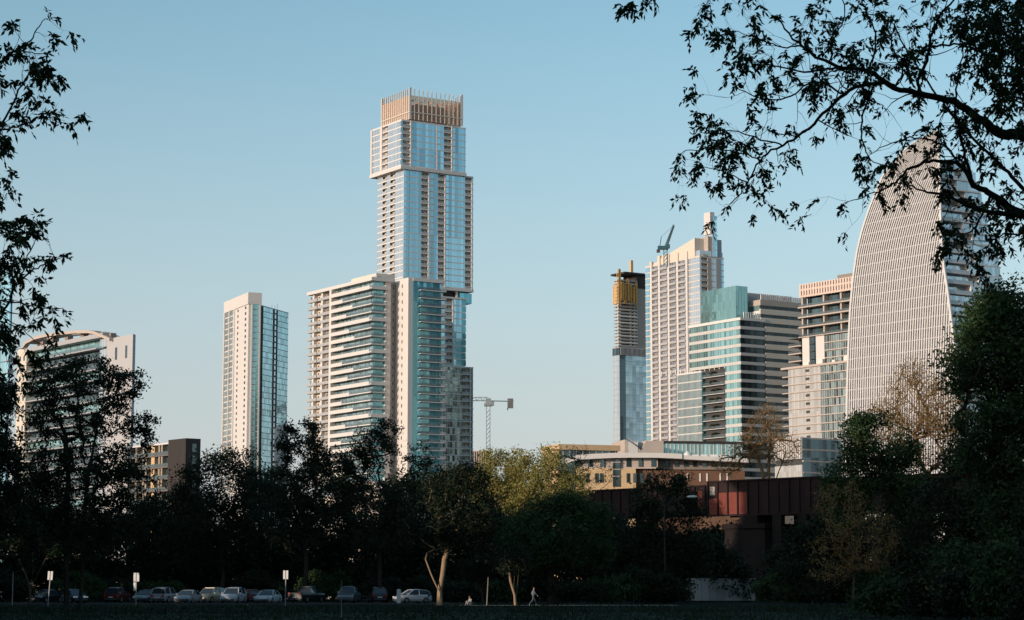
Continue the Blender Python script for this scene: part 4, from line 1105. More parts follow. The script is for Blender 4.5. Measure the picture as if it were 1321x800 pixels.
px_tree('tree', 'broad green tree with a thick many stemmed trunk behind the walking person', 716, 228, 640, [(715, 690, 66, 46), (672, 700, 36, 40), (760, 694, 36, 44), (720, 655, 36, 18), (758, 660, 24, 16)], 18,
        tips=360, leaves=14000, lsize=.3, lmat='leaf_mid', r0=.5, trunks_px=[[(714, 779), (713, 755), (706, 735), (700, 715)], [(716, 779), (717, 752), (718, 735), (720, 712)], [(718, 779), (720, 755), (730, 738), (738, 715)]], spread=.5)
px_tree('small_tree', 'slender sunlit tree with three pale stems, left of the walking person', 665, 206, 700, [(665, 716, 22, 16), (655, 726, 14, 12), (676, 724, 14, 12)], 19,
        tips=70, leaves=1500, lsize=.24, bark='bark_pale', r0=.12, trunks_px=[[(665, 779), (664, 768), (659, 750), (656, 732)], [(665, 779), (666, 766), (668, 748), (669, 732)], [(665, 779), (665, 768), (662, 757), (664, 742)]], spread=.35)
px_tree('small_tree', 'thin dark many stemmed tree beside the leaning path pole', 622, 212, 725, [(618, 735, 22, 18), (632, 728, 20, 16)], 20, tips=80, leaves=1400, lsize=.26, r0=.12,
        trunks_px=[[(624, 779), (620, 760), (612, 745)], [(624, 779), (625, 758), (630, 742)], [(624, 779), (622, 760), (618, 742)]], spread=.4)
px_tree('tree', 'pale olive tree in thin spring leaf, sunlit, right of the finned building', 645, 300, 576, [(645, 612, 30, 32), (618, 628, 26, 26), (665, 640, 36, 36), (634, 594, 12, 14), (662, 596, 12, 16), (640, 650, 44, 30)], 21, tips=380, leaves=11000, lsize=.36, lmat='leaf_olive', bark='bark_brown', spread=.5)
px_tree('tree', 'pale olive tree in thin spring leaf touching the orange tan low building', 700, 296, 574, [(692, 605, 26, 28), (676, 598, 12, 18), (708, 628, 34, 34), (695, 655, 46, 34), (738, 630, 26, 30), (712, 590, 12, 14)], 22, tips=420, leaves=9000, lsize=.34, lmat='leaf_olive', bark='bark_brown', spread=.5)
px_tree('tree', 'low yellow green sunlit tree at the foot of the tallest skyscraper', 594, 480, 600, [(590, 622, 26, 18), (610, 614, 18, 16), (570, 626, 18, 14)], 23, tips=160, leaves=4600, lsize=.4, lmat='leaf_olive', bark='bark_brown', spread=.6)
px_tree('bare_tree', 'nearly bare dark tree with crooked limbs before the honey stone building', 752, 330, 580, [(735, 605, 30, 26), (770, 610, 30, 22), (720, 620, 22, 24), (748, 585, 14, 12)], 24, tips=420, leaves=900, lsize=.28, r0=.2,
        trunks_px=[[(752, 790), (752, 700), (745, 660), (735, 635), (722, 612)], [(752, 790), (753, 690), (765, 640), (790, 618)]], spread=.3, tipr=.013, bend=.12)
px_tree('tree', 'dense dark tree in front of the left end of the railway bridge', 858, 240, 608, [(858, 655, 44, 40), (885, 690, 40, 46), (820, 690, 36, 44), (862, 622, 22, 14), (850, 730, 70, 40)], 25, tips=260, leaves=11500, spread=.55, group=G1)
px_tree('bare_tree', 'bare brown tree with upright limbs behind the railway bridge', 988, 345, 520, [(985, 560, 28, 36), (965, 580, 26, 20), (1012, 580, 24, 22), (940, 600, 22, 14), (990, 535, 16, 16)], 26, tips=1100, leaves=3600, lsize=.22, lmat='leaf_brown', bark='bark_brown', r0=.26, bend=.1,
        trunks_px=[[(990, 800), (990, 650), (984, 610), (972, 575)], [(990, 800), (992, 640), (992, 600), (994, 560)], [(990, 800), (993, 640), (1012, 590), (1024, 565)]], spread=.5, tipr=.026)
px_tree('tree', 'bushy mid green tree before the base of the curved tower', 1130, 205, 527, [(1135, 575, 46, 44), (1105, 610, 38, 44), (1165, 610, 42, 44), (1120, 545, 22, 16), (1100, 560, 20, 22), (1084, 625, 26, 30), (1096, 660, 30, 30)], 27, tips=260, leaves=12000, lsize=.3, lmat='leaf_mid', spread=.5)
px_tree('bare_tree', 'bare orange brown tree in front of the ribs of the curved tower', 1190, 300, 462, [(1180, 520, 46, 44), (1215, 530, 36, 44), (1140, 545, 34, 26), (1175, 480, 20, 20), (1205, 570, 50, 40)], 28, tips=1500, leaves=9000, lsize=.24, lmat='leaf_brown', bark='bark_brown', r0=.22, spread=.5, tipr=.02, bend=.1)
px_tree('tree', 'tall broad dark tree filling the right edge', 1310, 120, 348, [(1318, 420, 52, 62), (1275, 460, 60, 56), (1350, 500, 80, 90), (1245, 480, 32, 34), (1285, 400, 30, 36), (1290, 560, 70, 60), (1320, 640, 70, 80), (1262, 410, 14, 22)], 29, tips=800, leaves=30000, lsize=.24, lmat='leaf_mid', r0=.3, spread=.40, lobe_shell=.35)
px_tree('tree', 'dark tree between the bushy green tree and the right edge tree', 1232, 185, 560, [(1235, 620, 42, 56), (1215, 680, 50, 60), (1260, 690, 50, 60)], 30, tips=240, leaves=10000, lsize=.3, spread=.5, group=G1)
px_tree('brush_tree', 'low tangle of dry brown twigs under the right end of the bridge', 1100, 190, 625, [(1085, 655, 34, 40), (1120, 700, 44, 44), (1075, 720, 30, 36)], 31, tips=520, leaves=2600, lsize=.2, lmat='leaf_brown', bark='bark_brown', r0=.09, spread=.3, tipr=.016)
# the unlit trees behind, closing the view under the skyline
G2 = 'dark trees closing the back of the park'
back = [(20, 285, 640), (70, 290, 655), (130, 280, 650), (190, 288, 632), (238, 278, 612), (345, 280, 600), (430, 285, 598), (520, 280, 598), (590, 275, 640), (640, 280, 655), (690, 276, 662), (770, 280, 655), (905, 262, 690),
        (1040, 268, 690), (1170, 270, 600), (1290, 262, 560), (1075, 250, 650), (810, 276, 668), (295, 302, 668), (465, 304, 660), (520, 306, 668), (385, 300, 672), (905, 322, 674), (950, 326, 674), (870, 320, 676), (1195, 292, 650), (1140, 296, 660), (225, 300, 660)]
lab = 'dense dark tree in the shaded back row of the park'
for i, (px, D, top) in enumerate(back):
    rg = random.Random(100 + i); h = 778 - top
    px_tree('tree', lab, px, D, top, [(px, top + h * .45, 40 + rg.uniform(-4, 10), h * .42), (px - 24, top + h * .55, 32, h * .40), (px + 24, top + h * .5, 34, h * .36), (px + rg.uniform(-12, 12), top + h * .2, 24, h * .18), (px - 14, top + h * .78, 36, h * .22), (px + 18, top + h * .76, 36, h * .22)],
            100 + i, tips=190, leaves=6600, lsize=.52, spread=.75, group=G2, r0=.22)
# shrubs along the foot of the trees
G3 = 'shaded shrubs under the park trees'
shr = [(210, 256, 748), (150, 258, 742), (330, 258, 735), (420, 257, 738), (500, 256, 742), (590, 225, 748), (640, 230, 750), (690, 232, 752), (745, 222, 748), (790, 224, 740), (835, 226, 730), (858, 226, 742), (1008, 236, 742), (1030, 215, 715), (1080, 196, 725),
       (1130, 192, 722), (1180, 186, 718), (1230, 182, 722), (1280, 178, 715), (1318, 165, 720), (10, 230, 735), (100, 250, 738), (940, 262, 720), (560, 255, 738), (1300, 105, 700), (1255, 112, 725), (1205, 118, 735), (1150, 124, 742), (1345, 100, 690), (1310, 135, 660), (1240, 140, 680)]
for i, (px, D, top) in enumerate(shr):
    s = D / 2786; g = ground(px, D); h = at(px, top, D).z; w = 30 * s
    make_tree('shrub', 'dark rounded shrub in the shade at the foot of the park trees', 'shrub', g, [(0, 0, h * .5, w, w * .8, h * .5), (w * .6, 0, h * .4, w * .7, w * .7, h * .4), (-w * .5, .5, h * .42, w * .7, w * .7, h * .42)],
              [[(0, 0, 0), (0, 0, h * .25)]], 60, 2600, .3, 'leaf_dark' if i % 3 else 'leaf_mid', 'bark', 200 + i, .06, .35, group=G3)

# ================================================================== near branches that frame the picture
M['bark_near'] = solid('grey brown branch bark', (.035, .03, .026), .95, .35, 25)
def near_tree(label, trunk, limbs, D, seed, twig_step, extra_tips, ksub=1.0, LMUL=1.1):
    """limbs: polylines of (px, py, distance offset, thickness px). Side twigs sprout along them and end in drooping compound leaves."""
    rng = np.random.default_rng(seed); s = D / 2786
    t = thing('tree', label, 'tree', trunk[0][0])
    mb = MB()
    mb.tube([p for p, r in trunk], [r for p, r in trunk], 12); mb.build('trunk', M['bark_near'], t, loc=-Vector(trunk[0][0]), smooth=True)
    leafc = []; TW = [MB()]
    def curve(p, d, L, r, lev):
        L *= LMUL
        pts = [p.copy()]; n = 5; d = d.normalized()
        for k in range(n):
            d = (d + Vector(rng.normal(size=3)) * .22 + Vector((0, 0, .05 - .10 * k / n))).normalized()
            pts.append(pts[-1] + d * L / n)
        TW[0].tube(pts, [r * (1 - .75 * k / n) for k in range(n + 1)], 4)
        if lev < 1:
            for k in (2, 3, 4):
                if rng.random() < .55 * ksub:
                    sd = (d + Vector(rng.normal(size=3)) * .8).normalized(); curve(pts[k], sd, L * rng.uniform(.4, .75), r * .5, lev + 1)
        if rng.random() < .72: leafc.append((pts[-1], d))
        if rng.random() < .12: leafc.append((pts[3], d))
    for limb in limbs:
        ps = [at(px, py, D + o) for px, py, o, th in limb[0]]; rs = [th * s / 2 for px, py, o, th in limb[0]]
        # smooth the traced polyline
        P = []; Rr = []
        for i in range(len(ps) - 1):
            a = ps[max(i - 1, 0)]; b_ = ps[i]; c = ps[i + 1]; d = ps[min(i + 2, len(ps) - 1)]
            for q in range(5):
                f = q / 5; P.append(.5 * ((2 * b_) + (c - a) * f + (2 * a - 5 * b_ + 4 * c - d) * f * f + (3 * b_ - a - 3 * c + d) * f ** 3)); Rr.append(rs[i] + (rs[i + 1] - rs[i]) * f)
        P.append(ps[-1]); Rr.append(rs[-1])
        P = [p + Vector(rng.normal(size=3)) * .006 for p in P]
        lb = MB().tube(P, Rr, 8); TW[0] = lb
        dens = limb[1]; acc = 0
        for i in range(1, len(P)):
            acc += (P[i] - P[i - 1]).length
            while acc > twig_step / max(dens, .01):
                acc -= twig_step / dens
                tan = (P[i] - P[i - 1]).normalized()
                sd = (tan * .7 + Vector(rng.normal(size=3)) * .75 + Vector((0, 0, limb[2]))).normalized()
                curve(P[i], sd, rng.uniform(.14, .42), min(Rr[i] * .5, .007), 0)
        leafc.append((P[-1], (P[-1] - P[-2]).normalized()))
        lb.build('branch', M['bark_near'], t, loc=-Vector(trunk[0][0]), smooth=True)
    for px, py, o in extra_tips:
        p = at(px, py, D + o)
        for q in range(3): leafc.append((p + Vector(rng.normal(size=3)) * .03, Vector(rng.normal(size=3))))
    # compound leaves: a short stalk with drooping pointed leaflets
    V = []; F = []; vi = 0
    for p, d in leafc:
        for q in range(int(rng.integers(2, 4))):
            ax = (d.normalized() + Vector(rng.normal(size=3)) * .7 + Vector((0, 0, -.25))).normalized(); L = rng.uniform(.04, .12)
            for k in range(9):
                c = p + ax * L * (k / 8) + Vector((0, 0, -.05 * (k / 8) ** 2))
                sd = ax.cross(Vector((0, 0, 1)) + Vector(rng.normal(size=3)) * .4).normalized() * (1 if k % 2 else -1)
                ld = (sd * .75 + ax * .5 + Vector((0, 0, -.32)) + Vector(rng.normal(size=3)) * .45).normalized()
                ln = rng.uniform(.032, .064); wv = ld.cross(Vector(rng.normal(size=3))).normalized() * ln * .23
                m = c + ld * ln * .45 + Vector((0, 0, -.004)); e = c + ld * ln + Vector((0, 0, -.012))
                V += [c, m + wv, e, m - wv]; F.append((vi, vi + 1, vi + 2, vi + 3)); vi += 4
    o = np_mesh('crown', np.array([tuple(v) for v in V]), np.array(F), M['leaf_near'], t); o.location = -Vector(trunk[0][0])
    return t
M['leaf_near'] = leafmat('near pecan leaves', (.028, .045, .018), (.06, .085, .025), trans=.35)
D = 18.0
tb = ground(1560, D)
trunk = [(tb, .42), (tb + Vector((.02, 0, 1)), .32), (tb + Vector((-.1, 0, 2.6)), .27), (tb + Vector((-.15, .1, 4.2)), .24), (tb + Vector((-.1, .3, 6.0)), .2), (tb + Vector((.2, .3, 8)), .12)]
a0 = (1556, 330, 0, 26)
limbs = [
 ([(1552, 300, 0, 24), (1470, 232, 0, 20), (1395, 190, -.1, 18), (1321, 174, 0, 16), (1290, 172, .1, 14), (1269, 157, .1, 12), (1230, 131, .1, 10), (1188, 121, 0, 8.5), (1154, 113, 0, 7), (1120, 92, -.1, 6), (1086, 87, -.2, 5), (1052, 72, -.3, 4), (1018, 44, -.3, 2.6), (1000, 20, -.3, 1.6)], .8, .1),
 ([(1154, 112, 0, 6), (1140, 107, .1, 5.5), (1103, 113, .2, 5), (1073, 136, .3, 4.4), (1043, 166, .4, 3.8), (1009, 187, .4, 3.2), (980, 208, .4, 2.6), (963, 238, .4, 2), (942, 262, .4, 1.3)], 1.3, -.1),
 ([(1090, 122, .25, 3), (1050, 105, 0, 2.6), (1020, 125, -.2, 2.2), (985, 128, -.3, 1.8), (950, 112, -.3, 1.2)], 1.5, .1),
 ([(1086, 87, -.2, 3.4), (1060, 90, -.5, 3), (1030, 92, -.6, 2.4), (990, 82, -.6, 1.8), (955, 78, -.6, 1.2)], 1.6, .15),
 ([(1052, 72, -.3, 3), (1035, 60, -.1, 2.4), (1010, 60, .1, 2), (975, 50, .2, 1.4), (948, 40, .2, 1)], 1.6, .15),
 ([(1009, 187, .4, 2.4), (975, 178, .2, 2), (940, 168, .1, 1.5), (905, 172, 0, 1)], 1.7, 0),
 ([(980, 208, .4, 2.2), (950, 196, .6, 1.8), (915, 192, .8, 1.5), (880, 196, .8, 1)], 1.7, 0),
 ([(963, 235, .4, 1.8), (935, 222, .2, 1.4), (905, 215, .2, 1)], 1.7, -.1),
 ([(1188, 121, 0, 5), (1184, 104, -.2, 4.4), (1198, 72, -.4, 4), (1203, 42, -.5, 3.5), (1215, 18, -.6, 3), (1240, -12, -.7, 2)], 1.3, 0),
 ([(1203, 60, -.45, 3), (1240, 58, -.6, 2.6), (1275, 72, -.8, 2.2), (1310, 70, -.9, 1.6)], 1.5, 0),
 ([(1552, 420, 0, 20), (1430, 330, .2, 15), (1321, 278, .2, 12), (1281, 251, .3, 9), (1256, 238, .3, 8), (1239, 212, .3, 6), (1205, 208, .4, 4.4), (1175, 217, .5, 3.6), (1150, 238, .5, 2.6), (1122, 252, .5, 1.6), (1090, 262, .5, 1)], 1.0, -.05),
 ([(1400, 310, .2, 9), (1321, 281, .1, 8), (1269, 272, 0, 5.5), (1226, 255, -.1, 4), (1190, 246, -.2, 2.6), (1160, 236, -.3, 1.4)], 1.2, -.1),
 ([(1256, 238, .3, 5), (1246, 205, .1, 4.2), (1240, 180, -.1, 3.6), (1232, 140, -.2, 3), (1236, 100, -.3, 2.4), (1243, 60, -.3, 1.6)], .9, .05),
 ([(1239, 212, .3, 3), (1215, 185, .6, 2.6), (1180, 178, .8, 2.2), (1150, 186, .9, 1.6), (1120, 200, .9, 1)], 1.3, -.05),
 ([(1430, 330, .2, 8), (1340, 262, .6, 6), (1300, 222, .8, 5), (1277, 200, .9, 4.6), (1239, 161, 1, 3.6), (1209, 123, 1, 3), (1175, 72, 1, 2.4), (1150, 28, 1, 1.6)], .9, .05),
 ([(1280, 250, .3, 4), (1262, 285, .3, 3), (1250, 300, .3, 2), (1225, 300, .3, 1.2)], 1.6, -.3),
 ([(1400, 300, 0, 5), (1330, 300, -.2, 3), (1290, 305, -.3, 2), (1268, 322, -.3, 1.2)], 1.8, -.2),
 ([(1120, 92, -.1, 3), (1130, 60, -.3, 2.6), (1125, 30, -.4, 2), (1110, 0, -.5, 1.5)], 1.3, .1),
 ([(1070, 80, -.2, 2.6), (1075, 50, .1, 2.2), (1090, 20, .2, 1.8), (1085, -10, .2, 1.3)], 1.5, .1),
 ([(1154, 113, 0, 3), (1165, 90, .3, 2.6), (1150, 60, .5, 2.2), (1155, 25, .6, 1.6)], 1.3, .1),
 ([(1130, 108, .1, 3), (1112, 150, .1, 2.6), (1113, 178, 0, 2.2), (1122, 205, 0, 1.6), (1150, 215, 0, 1)], .8, -.1),
 ([(1550, 180, 0, 14), (1420, 110, 0, 9), (1340, 70, .2, 6), (1290, 40, .3, 4), (1265, 10, .3, 3)], 1.9, 0),
 ([(1550, 140, 0, 12), (1400, 20, -.3, 8), (1250, -50, -.5, 6), (1100, -70, -.6, 4.5), (980, -55, -.6, 3), (900, -42, -.6, 2), (840, -36, -.6, 1.2), (816, -26, -.6, .9)], .9, -.1),
 ([(960, -50, -.6, 2), (925, -15, -.6, 1.4), (912, 6, -.6, 1)], 1.8, -.2),
 ([(1420, 110, 0, 6), (1350, 130, -.5, 4), (1310, 125, -.7, 3), (1285, 105, -.8, 1.6)], 2.2, 0),
 ([(1340, 70, .2, 4), (1315, 30, .6, 3), (1290, 10, .8, 2)], 2.4, 0),
]
near_tree('near tree reaching in from the right with an arching limb and drooping leaves', trunk, limbs, D, 41, .15, [(834, -2, -.6), (818, 4, -.6), (806, 6, -.6), (912, 6, -.6)] + [(1321 - 130 * a * b, 120 * c, -.8 + 1.6 * a) for a, b, c in [((i * 37 % 101) / 101, (i * 53 % 97) / 97, (i * 29 % 89) / 89) for i in range(46)]] + [(1300 + 40 * (i % 3), 255 + 12 * i, .2) for i in range(6)])
D = 16.0
tb = ground(-330, D)
trunk = [(tb, .36), (tb + Vector((0, 0, 1)), .28), (tb + Vector((.1, 0, 2.6)), .22), (tb + Vector((.1, .1, 4.6)), .16), (tb + Vector((.15, .2, 6.6)), .08)]
limbs = [
 ([(-318, 330, 0, 14), (-180, 200, 0, 9), (-60, 120, 0, 5), (0, 80, .1, 3), (23, 63, .1, 2.4), (40, 52, .1, 2), (50, 34, .1, 1.5), (64, 22, .1, 1)], 1.0, 0),
 ([(-318, 380, 0, 12), (-160, 260, .2, 8), (-40, 200, .2, 4.6), (6, 152, .2, 3), (28, 110, .2, 2.4), (46, 88, .2, 1.8), (56, 92, .2, 1.2), (62, 106, .2, .9)], 1.1, -.1),
 ([(-160, 255, 0, 6), (-40, 178, -.2, 3.6), (10, 166, -.2, 2.6), (35, 158, -.2, 2.2), (55, 150, -.2, 1.6), (72, 156, -.2, 1.1), (84, 160, -.2, .8)], 1.3, -.1),
 ([(23, 63, .1, 1.8), (45, 70, -.1, 1.4), (62, 70, -.2, 1)], 1.6, -.1),
 ([(-318, 520, 0, 14), (-140, 480, 0, 9), (-20, 428, 0, 4.4), (5, 400, 0, 3.4), (20, 372, 0, 2.8), (45, 346, 0, 2.2), (64, 340, 0, 1.6), (82, 330, 0, 1)], 1.3, 0),
 ([(-20, 400, .3, 3), (0, 387, .3, 2.4), (30, 393, .3, 2), (55, 398, .3, 1.5), (80, 398, .3, 1)], .9, .05),
 ([(20, 372, 0, 2), (38, 330, -.2, 1.6), (48, 305, -.2, 1.2), (52, 290, -.2, .8)], 1.6, 0),
 ([(-140, 420, 0, 8), (-40, 330, -.3, 5), (-16, 280, -.3, 3), (-10, 230, -.3, 2.2), (-4, 200, -.3, 1.4)], 1.3, .1),
 ([(-40, 330, -.3, 4), (-12, 300, -.1, 2.4), (0, 270, -.1, 1.6), (8, 250, -.1, 1)], 1.3, 0),
 ([(-40, 380, -.4, 4), (-8, 345, -.4, 2.6), (4, 330, -.4, 1.5), (12, 318, -.4, 1)], 1.6, 0),
 ([(-100, 440, .4, 5), (-20, 420, .5, 3), (0, 440, .5, 2.2), (14, 455, .5, 1.4), (22, 470, .5, 1)], 2.0, -.2),
 ([(-20, 405, .6, 2), (15, 415, .7, 1.4), (45, 440, .7, 1), (70, 452, .7, .8), (90, 470, .7, .6)], .25, -.1),
]
near_tree('near tree reaching in from the left edge with drooping leaf sprays', trunk, limbs, D, 42, .13, [], LMUL=.75)

# coarse grass on the lawn and along its edge
rng = np.random.default_rng(77); n = 26000
gx = rng.uniform(-48, 48, n); gy = rng.uniform(112, 206, n); gx *= gy / 200 * 1.15
edge = np.abs(gy - (150 + 4 * np.sin(gx * .06) + gx * .05)) < 5
hgt = np.where(edge, rng.uniform(.12, .38, n), rng.uniform(.04, .14, n)) * np.where(np.sin(gx * .7) + np.sin(gy * .45 + gx * .2) > .4, 1.3, .7)
ang = rng.uniform(0, np.pi, n); dx, dy = np.cos(ang) * .06, np.sin(ang) * .06; lx, ly = rng.normal(0, .05, n), rng.normal(0, .05, n)
v = np.stack([np.stack([gx - dx, gy - dy, 0 * gx], 1), np.stack([gx + dx, gy + dy, 0 * gx], 1), np.stack([gx + lx + dx * .2, gy + ly, hgt], 1), np.stack([gx + lx - dx * .2, gy + ly, hgt], 1)], 1).reshape(-1, 3)
M['blade'] = leafmat('grass blades', (.012, .024, .012), (.03, .05, .024))
tag(np_mesh('grass', v, np.arange(n * 4).reshape(n, 4), M['blade']), 'short dark grass blades on the lawn', kind='stuff')
# ================================================================== railway bridge
A = at(640, 640, 345); B = at(1420, 640, 268)
dirb = Vector((B.x - A.x, B.y - A.y, 0)); Lb = dirb.length; yaw = math.atan2(dirb.y, dirb.x)
t = thing('railway_bridge', 'rusty steel plate girder railway bridge on concrete piers, dark behind the park trees', 'bridge', (A.x, A.y, 0), yaw)
ub = dirb.normalized()
def bx_at(px, py=640):          # distance along the bridge at a picture column
    d = ray(px, py); n = Vector((-ub.y, ub.x)); tt = (A.x * n.x + A.y * n.y) / (d.x * n.x + d.y * n.y)
    q = Vector((d.x * tt, d.y * tt)); return (q.x - A.x) * ub.x + (q.y - A.y) * ub.y, CZ + d.z * tt
xs = [0, bx_at(764)[0], bx_at(912)[0], bx_at(1062)[0], Lb]
tops = [bx_at(770, 633)[1], bx_at(840, 629)[1], bx_at(1000, 617)[1], bx_at(1100, 616)[1]]
bots = [bx_at(800, 666)[1], bx_at(850, 666)[1], bx_at(1000, 664)[1], bx_at(1100, 662)[1]]
for i in range(4):
    x0, x1 = xs[i] + .15, xs[i + 1] - .15
    for y in (0, 5.2):
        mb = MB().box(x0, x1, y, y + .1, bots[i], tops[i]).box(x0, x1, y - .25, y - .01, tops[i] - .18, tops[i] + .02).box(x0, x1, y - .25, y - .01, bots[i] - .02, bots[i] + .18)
        n = max(3, int((x1 - x0) / 1.85))
        for k in range(n + 1):
            x = x0 + .05 + (x1 - x0 - .3) * k / n; mb.box(x, x + .16, y - .24, y - .01, bots[i] + .19, tops[i] - .19)
        mb.build('girder', M['bridge_steel'], t)
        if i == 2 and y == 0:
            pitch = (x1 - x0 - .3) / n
            for k in range(3):  # thin red brown boxes over the lower part of some girder panels
                xa = x0 + .05 + pitch * (k + 1) + .2; MB().box(xa, xa + pitch - .24, -.03, -.004, bots[i] + .25, bots[i] + (tops[i] - bots[i]) * .66).build('red_panel', M['red_patch'], t)
            xa = x0 + .25; MB().box(xa, xa + pitch - .3, -.03, -.004, bots[i] + .25, bots[i] + (tops[i] - bots[i]) * .5).build('red_panel', M['red_patch'], t)
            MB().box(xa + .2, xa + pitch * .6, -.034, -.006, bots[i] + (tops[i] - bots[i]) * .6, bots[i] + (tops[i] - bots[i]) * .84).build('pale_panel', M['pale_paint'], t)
        if i == 1 and y == 0: MB().box(x1 - 1.5, x1 - .75, -.03, -.004, bots[i] + .6, bots[i] + 3.4).build('red_panel', M['red_patch'], t)
    MB().box(x0, x1, .15, 5.15, bots[i] + 1.2, bots[i] + 1.7).build('deck', M['bridge_steel'], t)
    MB().box(x0, x1, -1.6, -.3, tops[i] - .55, tops[i] - .45).build('walkway', M['rust'], t) if i == 3 else None
for i in range(1, 4):
    x = xs[i]; zb = bots[i]
    if i == 2:
        x = bx_at(967)[0]
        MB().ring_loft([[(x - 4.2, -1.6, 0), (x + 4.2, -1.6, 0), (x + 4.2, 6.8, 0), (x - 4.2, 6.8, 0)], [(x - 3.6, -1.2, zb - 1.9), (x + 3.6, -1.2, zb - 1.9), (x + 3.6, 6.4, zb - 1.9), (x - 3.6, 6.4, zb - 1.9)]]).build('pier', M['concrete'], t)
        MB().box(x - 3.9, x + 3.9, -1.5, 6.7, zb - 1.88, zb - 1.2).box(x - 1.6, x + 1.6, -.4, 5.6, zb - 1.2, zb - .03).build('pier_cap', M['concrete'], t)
    else:
        MB().ring_loft([[(x - 1.6, -1, 0), (x + 1.6, -1, 0), (x + 1.6, 6.2, 0), (x - 1.6, 6.2, 0)], [(x - 1.1, -.6, zb - .9), (x + 1.1, -.6, zb - .9), (x + 1.1, 5.8, zb - .9), (x - 1.1, 5.8, zb - .9)]]).build('pier', M['concrete'], t)
        MB().box(x - 1.5, x + 1.5, -.9, 6.1, zb - .88, zb - .03).build('pier_cap', M['concrete'], t)
for px in (1003, 1036):
    x = bx_at(px)[0]; MB().box(x - .8, x + .8, -.3, .6, 0, bots[2] - .05).box(x - .8, x + .8, 4.6, 5.5, 0, bots[2] - .05).build('column', M['concrete'], t)

# white container under the bridge
g = ground(898, 258); g2 = ground(975, 262)
t = thing('storage_container', 'plain white storage container in the shade under the railway bridge pier', 'container', g, math.atan2(g2.y - g.y, g2.x - g.x))
Lc = (g2 - g).length; hc = at(930, 747, 258).z
MB().box(0, Lc, 0, 2.4, .15, hc).build('body', M['white_panel'], t)
mb = MB()
for k in range(24): x = .15 + k * (Lc - .4) / 23; mb.box(x, x + .12, -.04, -.002, .3, hc - .15)
mb.build('ribs', M['white_panel'], t)
MB().box(-.03, Lc + .03, -.06, 2.43, hc + .003, hc + .1).build('roof_rail', M['steel'], t); MB().box(Lc * .76, Lc * .77, -.08, -.045, .3, hc - .2).box(Lc * .8, Lc * .81, -.08, -.045, .3, hc - .2).build('door_bar', M['steel'], t)
for x in (.2, Lc - .5): MB().box(x, x + .3, .1, 2.3, 0, .148).build('foot', M['dark'], t)

# street lamp in front of the bridge
lp = ground(858, 236); t = thing('street_lamp', 'street lamp with a pale head on a long arm, in front of the railway bridge', 'street lamp', lp)
hd = at(893, 641, 236) - lp; st = at(866, 648, 236) - lp
MB().tube([(0, 0, 0), (0, 0, 4), (0, 0, st.z - .3)], [.11, .09, .06], 8).build('pole', M['brown'], t)
MB().tube([(0, 0, st.z - .35), (st.x, 0, st.z), ((st.x + hd.x) / 2, 0, (st.z + hd.z) / 2 + .1), (hd.x - .5, 0, hd.z)], .045, 6).build('arm', M['brown'], t)
MB().ring_loft([[(hd.x - .6 + a, w * math.cos(q), hd.z + .02 * a + h * math.sin(q)) for q in (i * math.pi / 4 for i in range(8))] for a, w, h in ((0, .06, .05), (.25, .16, .12), (.7, .2, .15), (1.05, .15, .1), (1.2, .04, .03))]).build('lamp_head', M['sign'], t, smooth=True)

# ================================================================== signs and poles
def post_sign(label, px, D, top, pw, lean=0.0, group=None, gap=True):
    g = ground(px, D); s = D / 2786; h = at(px, top, D).z; w = pw * s
    t = thing('parking_sign', label, 'sign', g, R_(-12)); t.rotation_euler = (0, lean, R_(-12))
    MB().box(-.035, .035, -.03, .03, 0, h - .02).build('post', M['steel'], t)
    ph = 11 * s
    if gap:
        MB().box(-w / 2, -.045, -.06, -.035, h - ph, h).build('sign_plate', M['sign'], t); MB().box(.045, w / 2, -.02, .005, h - ph, h).build('sign_plate', M['sign'], t)
    else: MB().box(-w / 2, w / 2, -.06, -.035, h - ph, h).build('sign_plate', M['sign'], t)
    return t
post_sign('white two plate sign on a leaning post, leftmost sign', 62, 193, 737, 6.6, .06)
t = post_sign('white two plate sign with long narrow plates before the dark parked cars', 175.5, 203, 739, 7.5)
for ch in t.children:
    if ch.name.startswith('sign_plate'): ch.scale.z = 1.0
h0 = at(175.5, 739, 203).z; s0 = 203 / 2786
MB().box(-.27, -.045, -.06, -.035, h0 - 23 * s0, h0 - 12 * s0).build('lower_plate', M['sign'], t)
post_sign('white two plate sign on a straight post in front of the white parked cars', 368.3, 200, 736, 6.4)
g = ground(440.5, 119); t = thing('flag_pole', 'thin bare pole standing in the lawn near the bottom edge', 'pole', g)
MB().tube([(0, 0, 0), (0, 0, at(440, 749, 119).z)], [.014, .009], 6).build('pole', M['steel'], t); MB().tube([(0, 0, 0), (0, 0, .05)], [.07, .06], 8).build('cup', M['dark'], t)
g = ground(628, 208); t = thing('pole', 'thin dark leaning pole at the pale path edge', 'pole', g); t.rotation_euler = (0, .05, 0)
MB().tube([(0, 0, 0), (0, 0, at(630, 745, 208).z)], [.06, .045], 8).build('post', M['taupe_dark'], t); MB().tube([(0, 0, at(630, 745, 208).z), (0, 0, at(630, 745, 208).z + .05)], [.075, .03], 8).build('cap', M['dark'], t)
g = ground(514.5, 224); t = thing('bollard', 'white square bollard beside the white hatchback', 'bollard', g)
hb = at(514.5, 761.5, 224).z
MB().box(-.2, .2, -.2, .2, 0, hb).build('post', M['sign'], t); MB().ring_loft([[(-.23, -.23, hb + .003), (.23, -.23, hb + .003), (.23, .23, hb + .003), (-.23, .23, hb + .003)], [(-.12, -.12, hb + .1), (.12, -.12, hb + .1), (.12, .12, hb + .1), (-.12, .12, hb + .1)]]).build('cap', M['sign'], t)
g = ground(16, 205); t = thing('pole', 'thin pale pole near the left edge', 'pole', g)
